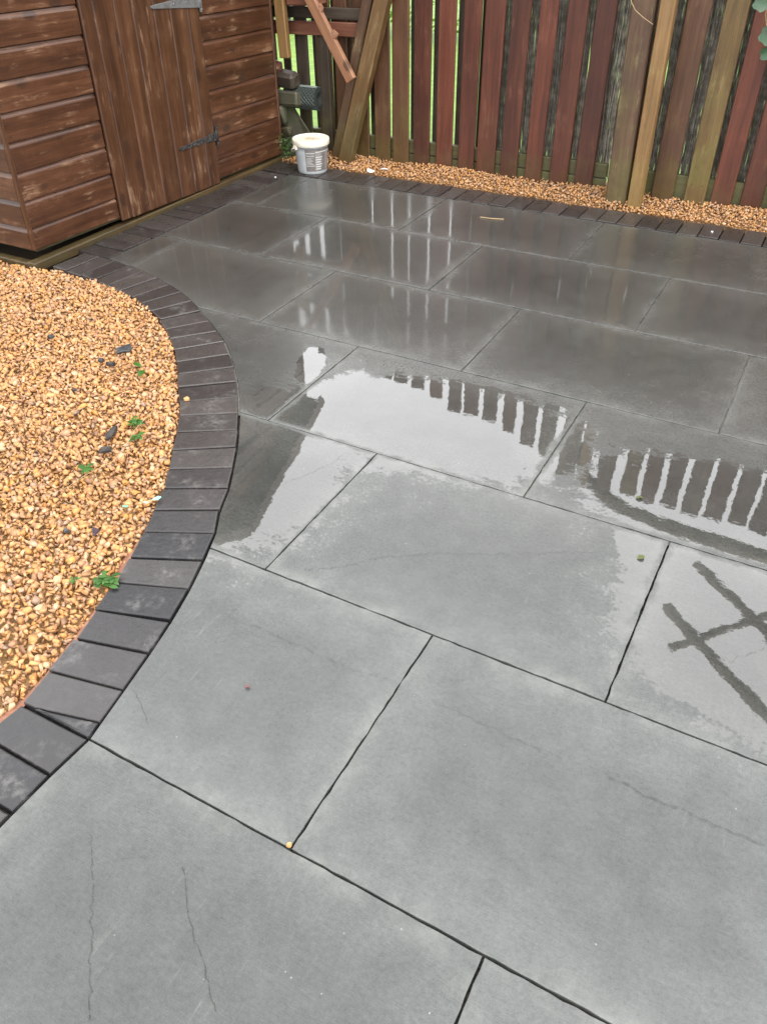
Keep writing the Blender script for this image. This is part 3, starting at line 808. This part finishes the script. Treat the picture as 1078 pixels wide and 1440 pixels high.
# ------------------------------------------------------------------ fence
fence = empty('picket_fence', (-.5, 4.09, 0))
tag(fence, 'tall fence of red brown vertical pales, some lichen stained', 'fence')
def top_at(x):
    return float(np.interp(x, [-3.2, -2.6, -2.0, -1.5, -1.2, -.95, -.78, -.5, -.4, 0, 2], [1.45, 1.47, 1.52, 1.66, 1.69, 1.76, 1.86, 1.94, 1.98, 1.99, 2.00]))
PALES = [(-2.98, .10, 'pale_brown'), (-2.84, .10, 'pale_brown'), (-2.60, .09, 'dark_wood'), (-2.44, .105, 'pale_brown'), (-2.315, .085, 'pale_brown'), (-2.18, .10, 'pale_brown'), (-2.035, .107, 'pale_brown'), (-1.908, .110, 'pale_brown'), (-1.765, .108, 'pale'), (-1.616, .106, 'pale'),
         (-1.471, .104, 'pale'), (-1.337, .118, 'pale'), (-1.190, .107, 'pale'), (-1.040, .100, 'pale'), (-.883, .110, 'pale'), (-.738, .108, 'pale'), (-.292, .118, 'pale_brown'),
         (-.121, .111, 'pale_olive'), (.018, .108, 'pale'), (.165, .108, 'pale'), (.31, .122, 'pale_brown'), (.455, .122, 'pale'), (.60, .122, 'pale'), (.745, .122, 'pale'), (.89, .122, 'pale'), (1.035, .122, 'pale'), (1.18, .122, 'pale'), (1.33, .122, 'pale')]
for x, w, m in PALES:
    zt = top_at(x) + random.uniform(-.025, .025); z0 = random.uniform(-.02, .002)
    beam('pale', (x + random.uniform(-.004, .004), 4.075, z0), (x + random.uniform(-.006, .006), 4.078, zt), .020, w * .97, M[m], fence, .0035, up=(1, 0, 0), jit=.0006)
for x, w, m in PALES:
    if -2.2 < x < .4:
        for dx in (-.25, .25):
            nl = bpy.data.objects.new('nail', nail_mz); COL.objects.link(nl); nl.parent = fence
            nl.location = Vector((x + dx * w, 4.0648, .118 + random.uniform(-.012, .012))) - fence.location
for z, h in ((.115, .075), (.045, .055), (1.05, .07), (1.40, .075)):
    beam('rail', (-3.3, 4.108, z), (-.62, 4.108, z), h, .038, M['rail'], fence, .004, up=(0, 1, 0))
    beam('rail', (-.44, 4.108, z - .015), (1.7, 4.108, z - .015), h + .012, .038, M['rail'], fence, .004, up=(0, 1, 0))
beam('post', (-.500, 3.945, -.06), (-.545, 3.950, 1.9), .075, .115, M['post'], fence, .006, up=(1, 0, 0))
beam('batten', (-.395, 3.912, -.06), (-.420, 3.94, 1.9), .060, .070, M['tan'], fence, .004, up=(1, 0, 0))
beam('post', (-2.30, 4.15, -.06), (-2.30, 4.15, 1.4), .09, .09, M['post'], fence, .005, up=(1, 0, 0))
beam('post', (1.40, 4.15, -.06), (1.40, 4.15, 2.2), .09, .09, M['post'], fence, .005, up=(1, 0, 0))
# curved capping rail over the right hand run
pts = [(-.50, 4.10, 1.70), (-.46, 4.10, 1.86), (-.38, 4.10, 1.99), (-.26, 4.10, 2.08), (-.10, 4.10, 2.135), (.1, 4.10, 2.165), (.6, 4.10, 2.18), (1.6, 4.10, 2.19)]
o = new_obj('capping_rail', *tube(pts, .048, 10), M['post'], fence, True); o.location = -Vector(fence.location)
# narrower rear pales close most of the gaps on the left
for x in [-2.74, -2.52, -2.385, -2.25, -2.105, -1.968, -1.836, -1.688, -1.540, -1.398]:
    dx = .020 if random.random() < .35 else .010
    beam('rear_pale', (x - dx, 4.140, .03), (x - dx + random.uniform(-.006, .006), 4.142, top_at(x) - .22 + random.uniform(-.04, .04)), .014, random.uniform(.050, .062), M['dark_wood'], fence, .003, up=(1, 0, 0))

# brushwood screening behind the right run
scr = empty('brushwood_screen', (-.1, 4.17, .1)); tag(scr, 'weathered grey brushwood screening behind the right hand pales', 'screen')
parts = []
xs = list(np.arange(-1.36, 1.5, .0013))
for x in xs:
    x += random.uniform(-.004, .004); yy = 4.165 + random.uniform(-.014, .030)
    z0 = random.uniform(.05, .22); z1 = 1.45 + random.uniform(-.12, .08); n = 6
    sx = random.gauss(0, .010); ph = random.uniform(0, 6)
    P = [(x + sx * (k / n) + .006 * math.sin(ph + k * 1.9), yy + .004 * math.sin(ph * 2 + k), z0 + (z1 - z0) * k / n) for k in range(n + 1)]
    parts.append(tube(P, random.uniform(.0014, .0040), 4, .7))
for _ in range(120):
    x = random.uniform(-1.3, 1.4); z = random.uniform(.2, 1.2); a = random.uniform(-.9, .9); L = random.uniform(.12, .35)
    P = [(x, 4.155, z), (x + math.sin(a) * L * .5 + random.gauss(0, .01), 4.150 + random.gauss(0, .004), z + math.cos(a) * L * .5), (x + math.sin(a) * L, 4.152, z + math.cos(a) * L)]
    parts.append(tube(P, .0012, 3, .5))
V, Fc = join(parts)
o = new_obj('stems', V, Fc, M['stem'], scr); o.location = -Vector(scr.location); tag(o, kind='stuff')
for z in (.35, .85, 1.3):
    V, Fc = tube([(-1.36 + i * .1, 4.147 + .002 * math.sin(i * 2), z + .01 * math.sin(i)) for i in range(29)], .0012, 4)
    o = new_obj('tie_wire', V, Fc, M['galv'], scr); o.location = -Vector(scr.location)

# low hedge far across the neighbouring lawn
hed = empty('hedge', (0, 9, -.03)); tag(hed, 'low bright green hedge glimpsed through the fence gaps', 'hedge')
n = 9000
c = np.column_stack([rng.uniform(-9, 4, n), rng.uniform(8.6, 9.4, n), rng.uniform(0, 1.15, n) + .06 * np.sin(np.arange(n))])
V, Fc = [], []
for i in range(n):
    a = random.uniform(0, 6.28); b = random.uniform(-1, 1); s = random.uniform(.035, .06)
    u = Vector((math.cos(a), math.sin(a), b)).normalized() * s; v = Vector((-math.sin(a), math.cos(a), random.uniform(-1, 1))).normalized() * s * .5
    p = Vector(c[i]); k = len(V)
    V += [tuple(p - u), tuple(p + v), tuple(p + u), tuple(p - v)]; Fc.append([k, k + 1, k + 2, k + 3])
o = new_obj('leaves', V, Fc, M['hedge'], hed); o.location = -Vector(hed.location); tag(o, kind='stuff')
for x in np.arange(-8.5, 4, .8):
    o = new_obj('trunk', *tube([(x, 9, -.03), (x + .05, 9, .5), (x, 9.02, 1.0)], .03, 6, .4), M['bark'], hed); o.location = -Vector(hed.location)

# timber lattice overhead to the right, seen only mirrored in the water
perg = empty('pergola', (1.9, 3.1, 0)); tag(perg, 'dark timber pergola frame mirrored in the wet slab at right', 'pergola')
dv = Vector((.762, -.647, 0)); nv = Vector((.647, .762, 0))
for s, base in ((0, (.36, 3.335, 2.2)), (1, (.44, 3.84, 2.2))):
    p = Vector(base); beam('rafter', p, p + dv * 1.9, .048, .05, M['post'], perg, .004)
beam('rafter', Vector((1.0, 3.9, 2.2)) - dv * 0 + nv * .32, Vector((1.0, 3.9, 2.2)) + nv * .32 + dv * 1.5, .062, .075, M['post'], perg, .004)
for k in range(2):
    p = Vector((.50, 3.095, 2.255)) + dv * (.95 * k) - nv * .06; beam('purlin', p, p + nv * 1.2, .038, .04, M['post'], perg, .004)
for p in (Vector((1.72, 2.18, 0)), Vector((2.3, 2.9, 0))):
    beam('post', p, p + Vector((0, 0, 2.16)), .09, .09, M['post'], perg, .005, up=(1, 0, 0))
beam('post', (1.28, 3.80, 0), (1.28, 3.80, 2.11), .09, .09, M['post'], perg, .005, up=(1, 0, 0))

# ------------------------------------------------------------------ corner behind the shed: rack, offcuts, leaning timbers, wire roll
rack = empty('timber_rack', (-2.45, 4.03, 0)); tag(rack, 'rough timber rack of red brown rails between shed and fence', 'rack')
beam('rail', (-3.0, 4.035, .715), (-2.17, 4.035, .728), .030, .072, M['redrail'], rack, .004)
beam('rail', (-3.0, 4.045, .795), (-2.12, 4.045, .805), .022, .060, M['dark_wood'], rack, .004)
beam('shelf_board', (-3.0, 3.985, .868), (-2.60, 3.985, .862), .11, .052, M['lean'], rack, .006)
beam('shelf_board', (-2.585, 3.975, .872), (-2.38, 3.985, .878), .12, .055, M['redrail'], rack, .006)
beam('post', (-2.42, 4.045, -.04), (-2.42, 4.045, .69), .03, .075, M['dark_wood'], rack, .004, up=(1, 0, 0))
beam('post', (-2.95, 4.03, -.04), (-2.95, 4.03, .69), .03, .075, M['dark_wood'], rack, .004, up=(1, 0, 0))
beam('hanger', (-2.618, 3.92, .575), (-2.632, 3.92, 1.05), .040, .066, M['tan'], rack, .004, up=(1, 0, 0))

def thing_beam(name, label, cat, p0, p1, w, t, mat, group=None, **k):
    o = beam(name, p0, p1, w, t, mat, None, **k); tag(o, label, cat, group); return o
sp = empty('leaning_board', (-2.14, 3.93, .5)); tag(sp, 'pinkish splintered board slanting down from the rack', 'board')
beam('plank', (-2.625, 3.91, 1.22), (-2.147, 3.90, .490), .030, .062, M['pink'], sp, .003, up=(0, -1, 0), roll=R(90))
for t, s in ((.38, .03), (.55, .022), (.72, .035)):
    p = Vector((-2.625, 3.905, 1.22)).lerp(Vector((-2.147, 3.895, .490)), t) + Vector((.030, 0, .018))
    V = [(-.004, -.012, -.02), (s, -.004, .012), (-.006, .012, .03), (-.006, -.010, .03), (.002, .006, -.03)]
    Fc = [[0, 1, 3], [4, 2, 1], [0, 4, 1], [3, 1, 2], [0, 3, 2, 4]]
    o = new_obj('splinter', V, Fc, M['pink'], sp); o.location = p - sp.location
thing_beam('leaning_post', 'squared ochre post leaning on the fence beside the bucket', 'post', (-2.245, 3.945, -.01), (-1.86, 4.03, 1.32), .062, .088, M['lean'], c=.005, up=(1, 0, 0))
thing_beam('leaning_post', 'split grey brown post leaning behind the ochre post', 'post', (-2.330, 3.975, -.01), (-1.965, 4.035, 1.32), .050, .062, M['post'], c=.005, up=(1, 0, 0), jit=.003)
thing_beam('timber_offcut', 'short dark timber offcut, topmost of the stack behind the shed', 'timber', (-3.05, 3.975, .56), (-2.685, 3.955, .505), .07, .07, M['redrail'], 'offcuts stacked behind the shed', roll=R(25), c=.016, jit=.006)
thing_beam('timber_offcut', 'thick brown squared offcut jutting out below the topmost one', 'timber', (-3.05, 3.99, .475), (-2.575, 3.955, .445), .085, .085, M['dark_wood'], 'offcuts stacked behind the shed', roll=R(12), c=.016, jit=.006)
thing_beam('timber_offcut', 'olive grey block of timber with sawn end above the leaning panel', 'timber', (-3.0, 3.985, .335), (-2.545, 3.935, .350), .08, .092, M['grey_wood'], 'offcuts stacked behind the shed', roll=R(-6), c=.016, jit=.006)
thing_beam('timber_offcut', 'dark grey offcut low down against the shed corner', 'timber', (-3.0, 3.96, .215), (-2.655, 3.93, .255), .07, .115, M['grey_wood'], 'offcuts stacked behind the shed', roll=R(10), c=.016, jit=.006)
thing_beam('timber_offcut', 'small tilted grey offcut lowest in the stack', 'timber', (-2.95, 3.96, .11), (-2.62, 3.93, .170), .06, .05, M['dark_wood'], 'offcuts stacked behind the shed', roll=R(30), c=.016, jit=.006)
# triangular panel leaning under the stack
V = [(-2.72, 3.90, -.01), (-2.44, 3.92, -.01), (-2.46, 3.925, .13), (-2.62, 3.955, .30), (-2.72, 3.95, .28)]
V = V + [(a, b + .014, c) for a, b, c in V]
o = new_obj('plywood_panel', V, [[0, 1, 2, 3, 4], [9, 8, 7, 6, 5], [0, 5, 6, 1], [1, 6, 7, 2], [2, 7, 8, 3], [3, 8, 9, 4], [4, 9, 5, 0]], M['grey_wood'])
tag(o, 'grey green offcut panel with slanted edge leaning behind the bucket', 'panel')
# roll of wire mesh
wr = empty('wire_mesh_roll', (-2.52, 4.0, .35)); tag(wr, 'roll of diamond wire mesh tucked behind the stacked offcuts', 'wire roll')
V, Fc = lathe([(0, -.16), (.062, -.16), (.062, .075), (.04, .078), (0, .06)], 28); V = [(z, x, y) for x, y, z in V]
o = new_obj('core', V, Fc, M['roll'], wr)
parts = []
for sgn in (-1, 1):
    for k in range(16):
        P = []
        for i in range(22):
            t = i / 21; a = 2 * math.pi * k / 16 + sgn * t * 3.6
            P.append((-.16 + .235 * t, .065 * math.cos(a), .065 * math.sin(a)))
        parts.append(tube(P, .0016, 4))
o = new_obj('mesh', *join(parts), M['wire'], wr)
V, Fc = lathe([(.069, -.10), (.069, .07)], 14, a0=R(-50), a1=R(22)); V = [(z, y * -1 + 0, x) for x, y, z in V]
V = [(a, -b if False else b * .9, c) for a, b, c in V]
o = new_obj('wrapper', V, Fc, M['sheet'], wr, True)
# moss and dead stuff in the shady corner
def leaf_clump(name, c, r, h, n, s, mat):
    V, Fc = [], []
    for _ in range(n):
        a = random.uniform(0, 6.28); rr = r * math.sqrt(random.random()); p = Vector((c[0] + rr * math.cos(a), c[1] + rr * math.sin(a), c[2] + random.uniform(0, h)))
        d = Vector((random.gauss(0, 1), random.gauss(0, 1), random.gauss(0, .6) + .4)).normalized(); u = d * s * random.uniform(.7, 1.3)
        v = d.cross(Vector((random.gauss(0, 1), random.gauss(0, 1), random.gauss(0, 1)))).normalized() * s * .45
        k = len(V); mid = p + u * .5 + Vector((0, 0, s * .12))
        V += [tuple(p), tuple(mid + v), tuple(p + u), tuple(mid - v)]; Fc.append([k, k + 1, k + 2, k + 3])
    return new_obj(name, V, Fc, mat)
o = leaf_clump('moss_clump', (-2.66, 3.90, .0), .07, .14, 420, .016, M['moss']); tag(o, 'dark green mossy weed at the back corner of the shed', 'weed')

# ------------------------------------------------------------------ bucket
BX, BY = -2.347, 3.728
bk = empty('bucket', (BX, BY, .004)); tag(bk, 'white plastic tub with cream lid and grey printed label', 'bucket')
rb, rt, H = .089, .104, .178
def rad(z): return rb + (rt - rb) * z / H
pr = [(0.0, .004), (rb - .008, .003), (rb - .003, .0), (rb, .003)] + [(rad(z), z) for z in (.02, .05, .09, .13, .150)] + [(rad(.15) + .004, .1515), (rad(.155) + .004, .1545), (rad(.157), .156), (rad(.166), .166), (rad(H), H), (rad(H) - .004, H), (rb - .006, .008), (0, .008)]
new_obj('body', *lathe(pr, 48), M['bucket'], bk, True)
lr = .113
pl = [(rt - .002, .158), (lr - .002, .158), (lr, .161), (lr, .186), (lr - .002, .1905), (lr - .006, .192), (lr - .010, .1915), (lr - .013, .1885), (lr - .016, .1878), (.06, .1875), (0, .1875)]
ld = new_obj('lid', *lathe(pl, 48), M['lid'], bk, True)
V = [(.012, -.004, .1895)]; Fc = []
for k in range(30):
    a = 2 * math.pi * k / 30; r = .050 * (.72 + .22 * math.sin(a * 2 + 1) + .10 * math.sin(a * 5))
    V.append((r * math.cos(a) + .012, r * math.sin(a) - .004, .1882))
for k in range(30): Fc.append([0, 1 + k, 1 + (k + 1) % 30])
new_obj('lid_dirt', V, Fc, M['lid_dirt'], ld, True)
def patch(a0, a1, z0, z1, off):
    V, Fc = [], []; n = max(2, int(abs(a1 - a0) / 4) + 1)
    for i in range(n + 1):
        a = R(a0 + (a1 - a0) * i / n)
        for z in (z0, z1):
            r = rad(z) + off; V.append((r * math.cos(a), r * math.sin(a), z))
    for i in range(n): Fc.append([2 * i, 2 * i + 2, 2 * i + 3, 2 * i + 1])
    return V, Fc
VA = math.degrees(math.atan2(CY - BY, CX - BX))          # side that faces the patio
def lab(a): return VA + a
lb = new_obj('label', *patch(lab(-24), lab(88), .018, .148, .0007), M['label'], bk, True)
new_obj('label_column', *patch(lab(12), lab(34), .024, .130, .0014), M['label2'], lb, True)
new_obj('label_column', *patch(lab(52), lab(86), .024, .130, .0014), M['label2'], lb, True)
pp = [patch(lab(-22), lab(10), .122, .1255, .002), patch(lab(12), lab(80), .128, .1325, .002), patch(lab(-22), lab(9), .108, .111, .002), patch(lab(-22), lab(9), .050, .053, .002)]
for k in range(6): pp.append(patch(lab(13), lab(33 + (k % 3) * 3), .030 + k * .0135, .0345 + k * .0135, .002))
for k in range(7): pp.append(patch(lab(-20), lab(5 - (k % 3) * 4), .060 + k * .0062, .0617 + k * .0062, .0016))
new_obj('label_print', *join(pp), M['print'], lb, True)
# bail handle hanging on the left, with its two ears
ha = R(VA - 62)
for aa in (ha, ha + math.pi):
    V, Fc = cbox(.016, .034, .026, .004); e = new_obj('handle_ear', V, Fc, M['lid'], bk); e.location = ((rt + .004) * math.cos(aa), (rt + .004) * math.sin(aa), .150); e.rotation_euler = (0, 0, aa)
P = []
ca = ha + math.radians(0)
for i in range(25):
    t = i / 24; th = math.pi * t
    ang = ha - (math.pi) * t
    rr = rt + .012 + .010 * math.sin(th)
    P.append((rr * math.cos(ang), rr * math.sin(ang), .150 - .058 * math.sin(th)))
new_obj('handle', *tube(P, .0048, 8), M['lid'], bk, True)

# ------------------------------------------------------------------ small things on the gravel and slabs
def flake(name, label, cat, loc, size, mat, rz=0, th=.008, n=9, el=1.6, tilt=8, group=None):
    V, Fc = [], []
    rad_ = [random.uniform(.5, 1.15) for _ in range(n)]
    for z, k in ((0, 1), (th * .6, 1.02), (th, .82)):
        for i in range(n):
            a = 2 * math.pi * i / n
            V.append((size * el * rad_[i] * k * math.cos(a), size * rad_[i] * k * math.sin(a), z + random.uniform(-th, th) * .2))
    for L in range(2):
        for i in range(n): Fc.append([L * n + i, L * n + (i + 1) % n, (L + 1) * n + (i + 1) % n, (L + 1) * n + i])
    Fc.append([2 * n + i for i in range(n)]); Fc.append(list(range(n))[::-1])
    o = new_obj(name, V, Fc, mat); o.location = loc; o.rotation_euler = (R(random.uniform(-tilt, tilt)), R(random.uniform(-tilt, tilt)), rz); tag(o, label, cat, group)
    return o
def on(px, py, z=.006): return g2(px, py, z)
flake('pebble', 'lone dark grey flat pebble at upper left of the gravel bed', 'pebble', on(72, 475), .012, M['slate'], .3, .012, el=1.3)
flake('slate_scrap', 'broad dark slate scrap on gravel near the upper leaf', 'slate', on(175, 492), .027, M['slate'], 1.2, .008, el=1.5)
flake('slate_scrap', 'small rounded slate scrap left of the black chunk', 'slate', on(142, 508), .011, M['slate'], .2, .012, el=1.3)
flake('slate_scrap', 'glossy black chunk between two slate scraps on gravel', 'slate', on(155, 514, .008), .012, M['bark'], .5, .014, el=1.7)
flake('slate_scrap', 'small black splinter at the middle of the gravel', 'slate', on(107, 550), .007, M['bark'], .3, .008, el=2.4)
flake('bark_piece', 'long dark pointed bark piece lying on the gravel', 'bark', on(156, 612), .013, M['bark'], 1.75, .012, el=3.4, n=7)
flake('bark_piece', 'crumpled dark bark piece just below the pointed one', 'bark', on(147, 635), .016, M['bark'], .6, .012, el=1.9)
flake('plum_scrap', 'purplish dark scrap on gravel near the block border', 'scrap', on(134, 748), .012, M['plum'], 2.2, .007, el=1.8)
flake('slate_scrap', 'small greenish black pebble low on the gravel', 'slate', on(94, 748), .008, M['slate'], 0, .009, el=1.2)
flake('plastic_scrap', 'turquoise plastic scrap beside the curved block border', 'scrap', on(221, 701, .012), .009, M['turq'], .6, .003, el=1.7, tilt=25)
flake('plastic_scrap', 'whitish blue plastic scrap next to the turquoise one', 'scrap', on(205, 707, .010), .006, M['turq'], .1, .003, el=1.4, tilt=25)
flake('plastic_scrap', 'pale green plastic scrap on the gravel', 'scrap', on(176, 712, .010), .008, M['glass_green'], -.4, .003, el=1.3, tilt=25)
flake('plastic_scrap', 'white plastic scrap on the gravel strip under the fence', 'scrap', on(520, 240, .02), .018, M['white'], .2, .006, el=1.5, tilt=20)
flake('plastic_scrap', 'second white plastic scrap, nearer the fence on the gravel strip', 'scrap', on(540, 238, .024), .016, M['white'], -.3, .006, el=1.6, tilt=20)
flake('slate_scrap', 'grey slate bit on gravel strip beside the lichened post', 'slate', on(832, 273, .02), .022, M['slate'], -.2, .010, el=2.0)
flake('pebble', 'single golden stone stuck in the slab joint', 'pebble', on(407, 1190, .000), .0052, M['stone'], .4, .007, el=1.2, n=7)
flake('chip', 'reddish brown chip on the bare near slab', 'chip', on(348, 966, .003), .0048, M['red_chip'], .2, .004, el=1.3)
flake('pebble', 'pale golden stone lying on a curved border block', 'pebble', on(263, 562, .006), .010, M['stone'], .4, .009, el=1.2, n=7)
flake('chip', 'tiny white chip on the border block before the bucket', 'chip', on(387, 249, .004), .006, M['white'], .4, .004, el=1.1)
flake('chip', 'tiny white chip on the right hand fence border', 'chip', on(1001, 326, .005), .006, M['white'], .4, .004, el=1.3)
def leaf(label, loc, L, w, rz, mat, bend=.35, cat='leaf'):
    n = 8; V, Fc = [], []
    for i in range(n + 1):
        t = i / n; ww = w * math.sin(math.pi * min(1, t * .96 + .04)) ** .75; x = (t - .5) * L; z = bend * L * t * (1 - t)
        V += [(x, -ww, z + ww * .35), (x, 0, z), (x, ww, z + ww * .35)]
    for i in range(n):
        for k in range(2): Fc.append([3 * i + k, 3 * i + 3 + k, 3 * i + 4 + k, 3 * i + 1 + k])
    o = new_obj('fallen_leaf', V, Fc, mat, None, True); o.location = loc; o.rotation_euler = (R(random.uniform(-15, 15)), R(random.uniform(-10, 10)), rz); tag(o, label, cat)
    return o
leaf('bright green leaf, upper of the pair by the slate scraps', on(192, 514, .012), .046, .013, -.1, M['leaf'])
leaf('bright green leaf, lower of the pair by the slate scraps', on(200, 525, .012), .048, .014, 1.9, M['leaf'])
leaf('wet olive leaf in the puddle with fence reflections', on(899, 700, .003), .022, .007, .3, M['olive_leaf'], .15)
leaf('wet olive leaf on the slab corner below the puddle', on(901, 784, .003), .022, .008, .9, M['olive_leaf'], .15)
def weed(label, px, py, n, L, spread, z=.004):
    c = on(px, py, z); parts = []
    for k in range(n):
        a = random.uniform(0, 6.28); rr = random.uniform(0, spread); q = Vector((c.x + rr * math.cos(a), c.y + rr * math.sin(a), z + random.uniform(.004, .016)))
        m = 5; V, Fc = [], []; l = L * random.uniform(.6, 1.2); an = random.uniform(0, 6.28); d = Vector((math.cos(an), math.sin(an), random.uniform(.05, .5))); s = Vector((-math.sin(an), math.cos(an), 0))
        for i in range(m + 1):
            t = i / m; ww = l * .30 * math.sin(math.pi * min(1, t * .93 + .07)); b = q + d * l * t - Vector((0, 0, l * .4 * t * t))
            V += [tuple(b - s * ww), tuple(b + s * ww)]
        for i in range(m): Fc.append([2 * i, 2 * i + 2, 2 * i + 3, 2 * i + 1])
        parts.append((V, Fc))
    o = new_obj('weed', *join(parts), M['leaf']); tag(o, label, 'weed'); return o
weed('low green weed against the edge of the border blocks', 150, 820, 46, .020, .026, .004)
weed('tiny green weed to the left of the border weed', 106, 820, 8, .014, .010)
weed('small green sprout at the lower middle of the gravel', 120, 664, 12, .030, .012, .012)
weed('green sprout at the upper end of a trailing stem', 188, 596, 14, .024, .022, .010)
weed('green sprout at the lower bend of the trailing stem', 194, 617, 12, .024, .018, .010)
P = [on(*q, .016) for q in ((222, 570), (205, 588), (190, 604), (176, 628), (160, 648), (140, 658), (120, 668), (95, 685), (60, 700))]
o = new_obj('trailing_stem', *tube(P, .0013, 5, .6), M['twig']); tag(o, 'thin dry stem trailing across the gravel between the sprouts', 'stem')
P = [on(675, 305, .003), on(690, 307, .004), on(708, 308, .003)]
o = new_obj('twig', *tube(P, .0028, 5), M['twig']); tag(o, 'short pale twig on the far slab near the fence border', 'twig')
# ivy sprig hanging in front of the right end of the fence
ivy = empty('ivy_sprig', (.1, 3.97, 1.1)); tag(ivy, 'ivy sprig with rounded leaves at the top right fence pales', 'ivy')
def P3(px, py, y):
    d = _dir((px - 539) / F_PX, (720 - py) / F_PX, 1); t = (y - CY) / d.y
    return Vector((CX + d.x * t, y, CZ + d.z * t))
st = [P3(1085, -60, 3.97), P3(1082, -20, 3.98), P3(1076, 20, 3.97), P3(1080, 60, 3.98), P3(1090, 100, 3.98)]
o = new_obj('stem', *tube(st, .003, 6), M['twig'], ivy); o.location = -Vector(ivy.location)
for px, py, s in ((1070, 4, .040), (1080, 50, .046), (1077, 74, .034), (1092, 20, .045), (1095, 85, .04)):
    n = 14; V = [(0, 0, 0)]; Fc = []
    for k in range(n):
        a = 2 * math.pi * k / n; r = s * (.75 + .25 * abs(math.cos(a * 2.5)))
        V.append((r * math.cos(a), -.012 * (1 - math.cos(a * 2)) * .5, r * math.sin(a)))
    for k in range(n): Fc.append([0, 1 + k, 1 + (k + 1) % n])
    o = new_obj('leaf', V, Fc, M['ivy'], ivy, True); o.location = P3(px, py, 3.95) - ivy.location; o.rotation_euler = (R(random.uniform(-35, 5)), R(random.uniform(-40, 40)), R(random.uniform(-30, 30)))
tw = empty('climber_twig', P3(905, 20, 3.87)); tag(tw, 'thin bare twig looping in front of the lichened post', 'twig')
st = [P3(x, y, 3.865) for x, y in ((884, -12), (888, 4), (893, 14), (904, 24), (918, 34))]
o = new_obj('stem', *tube(st, .0022, 5, .6), M['twig'], tw); o.location = -Vector(tw.location)
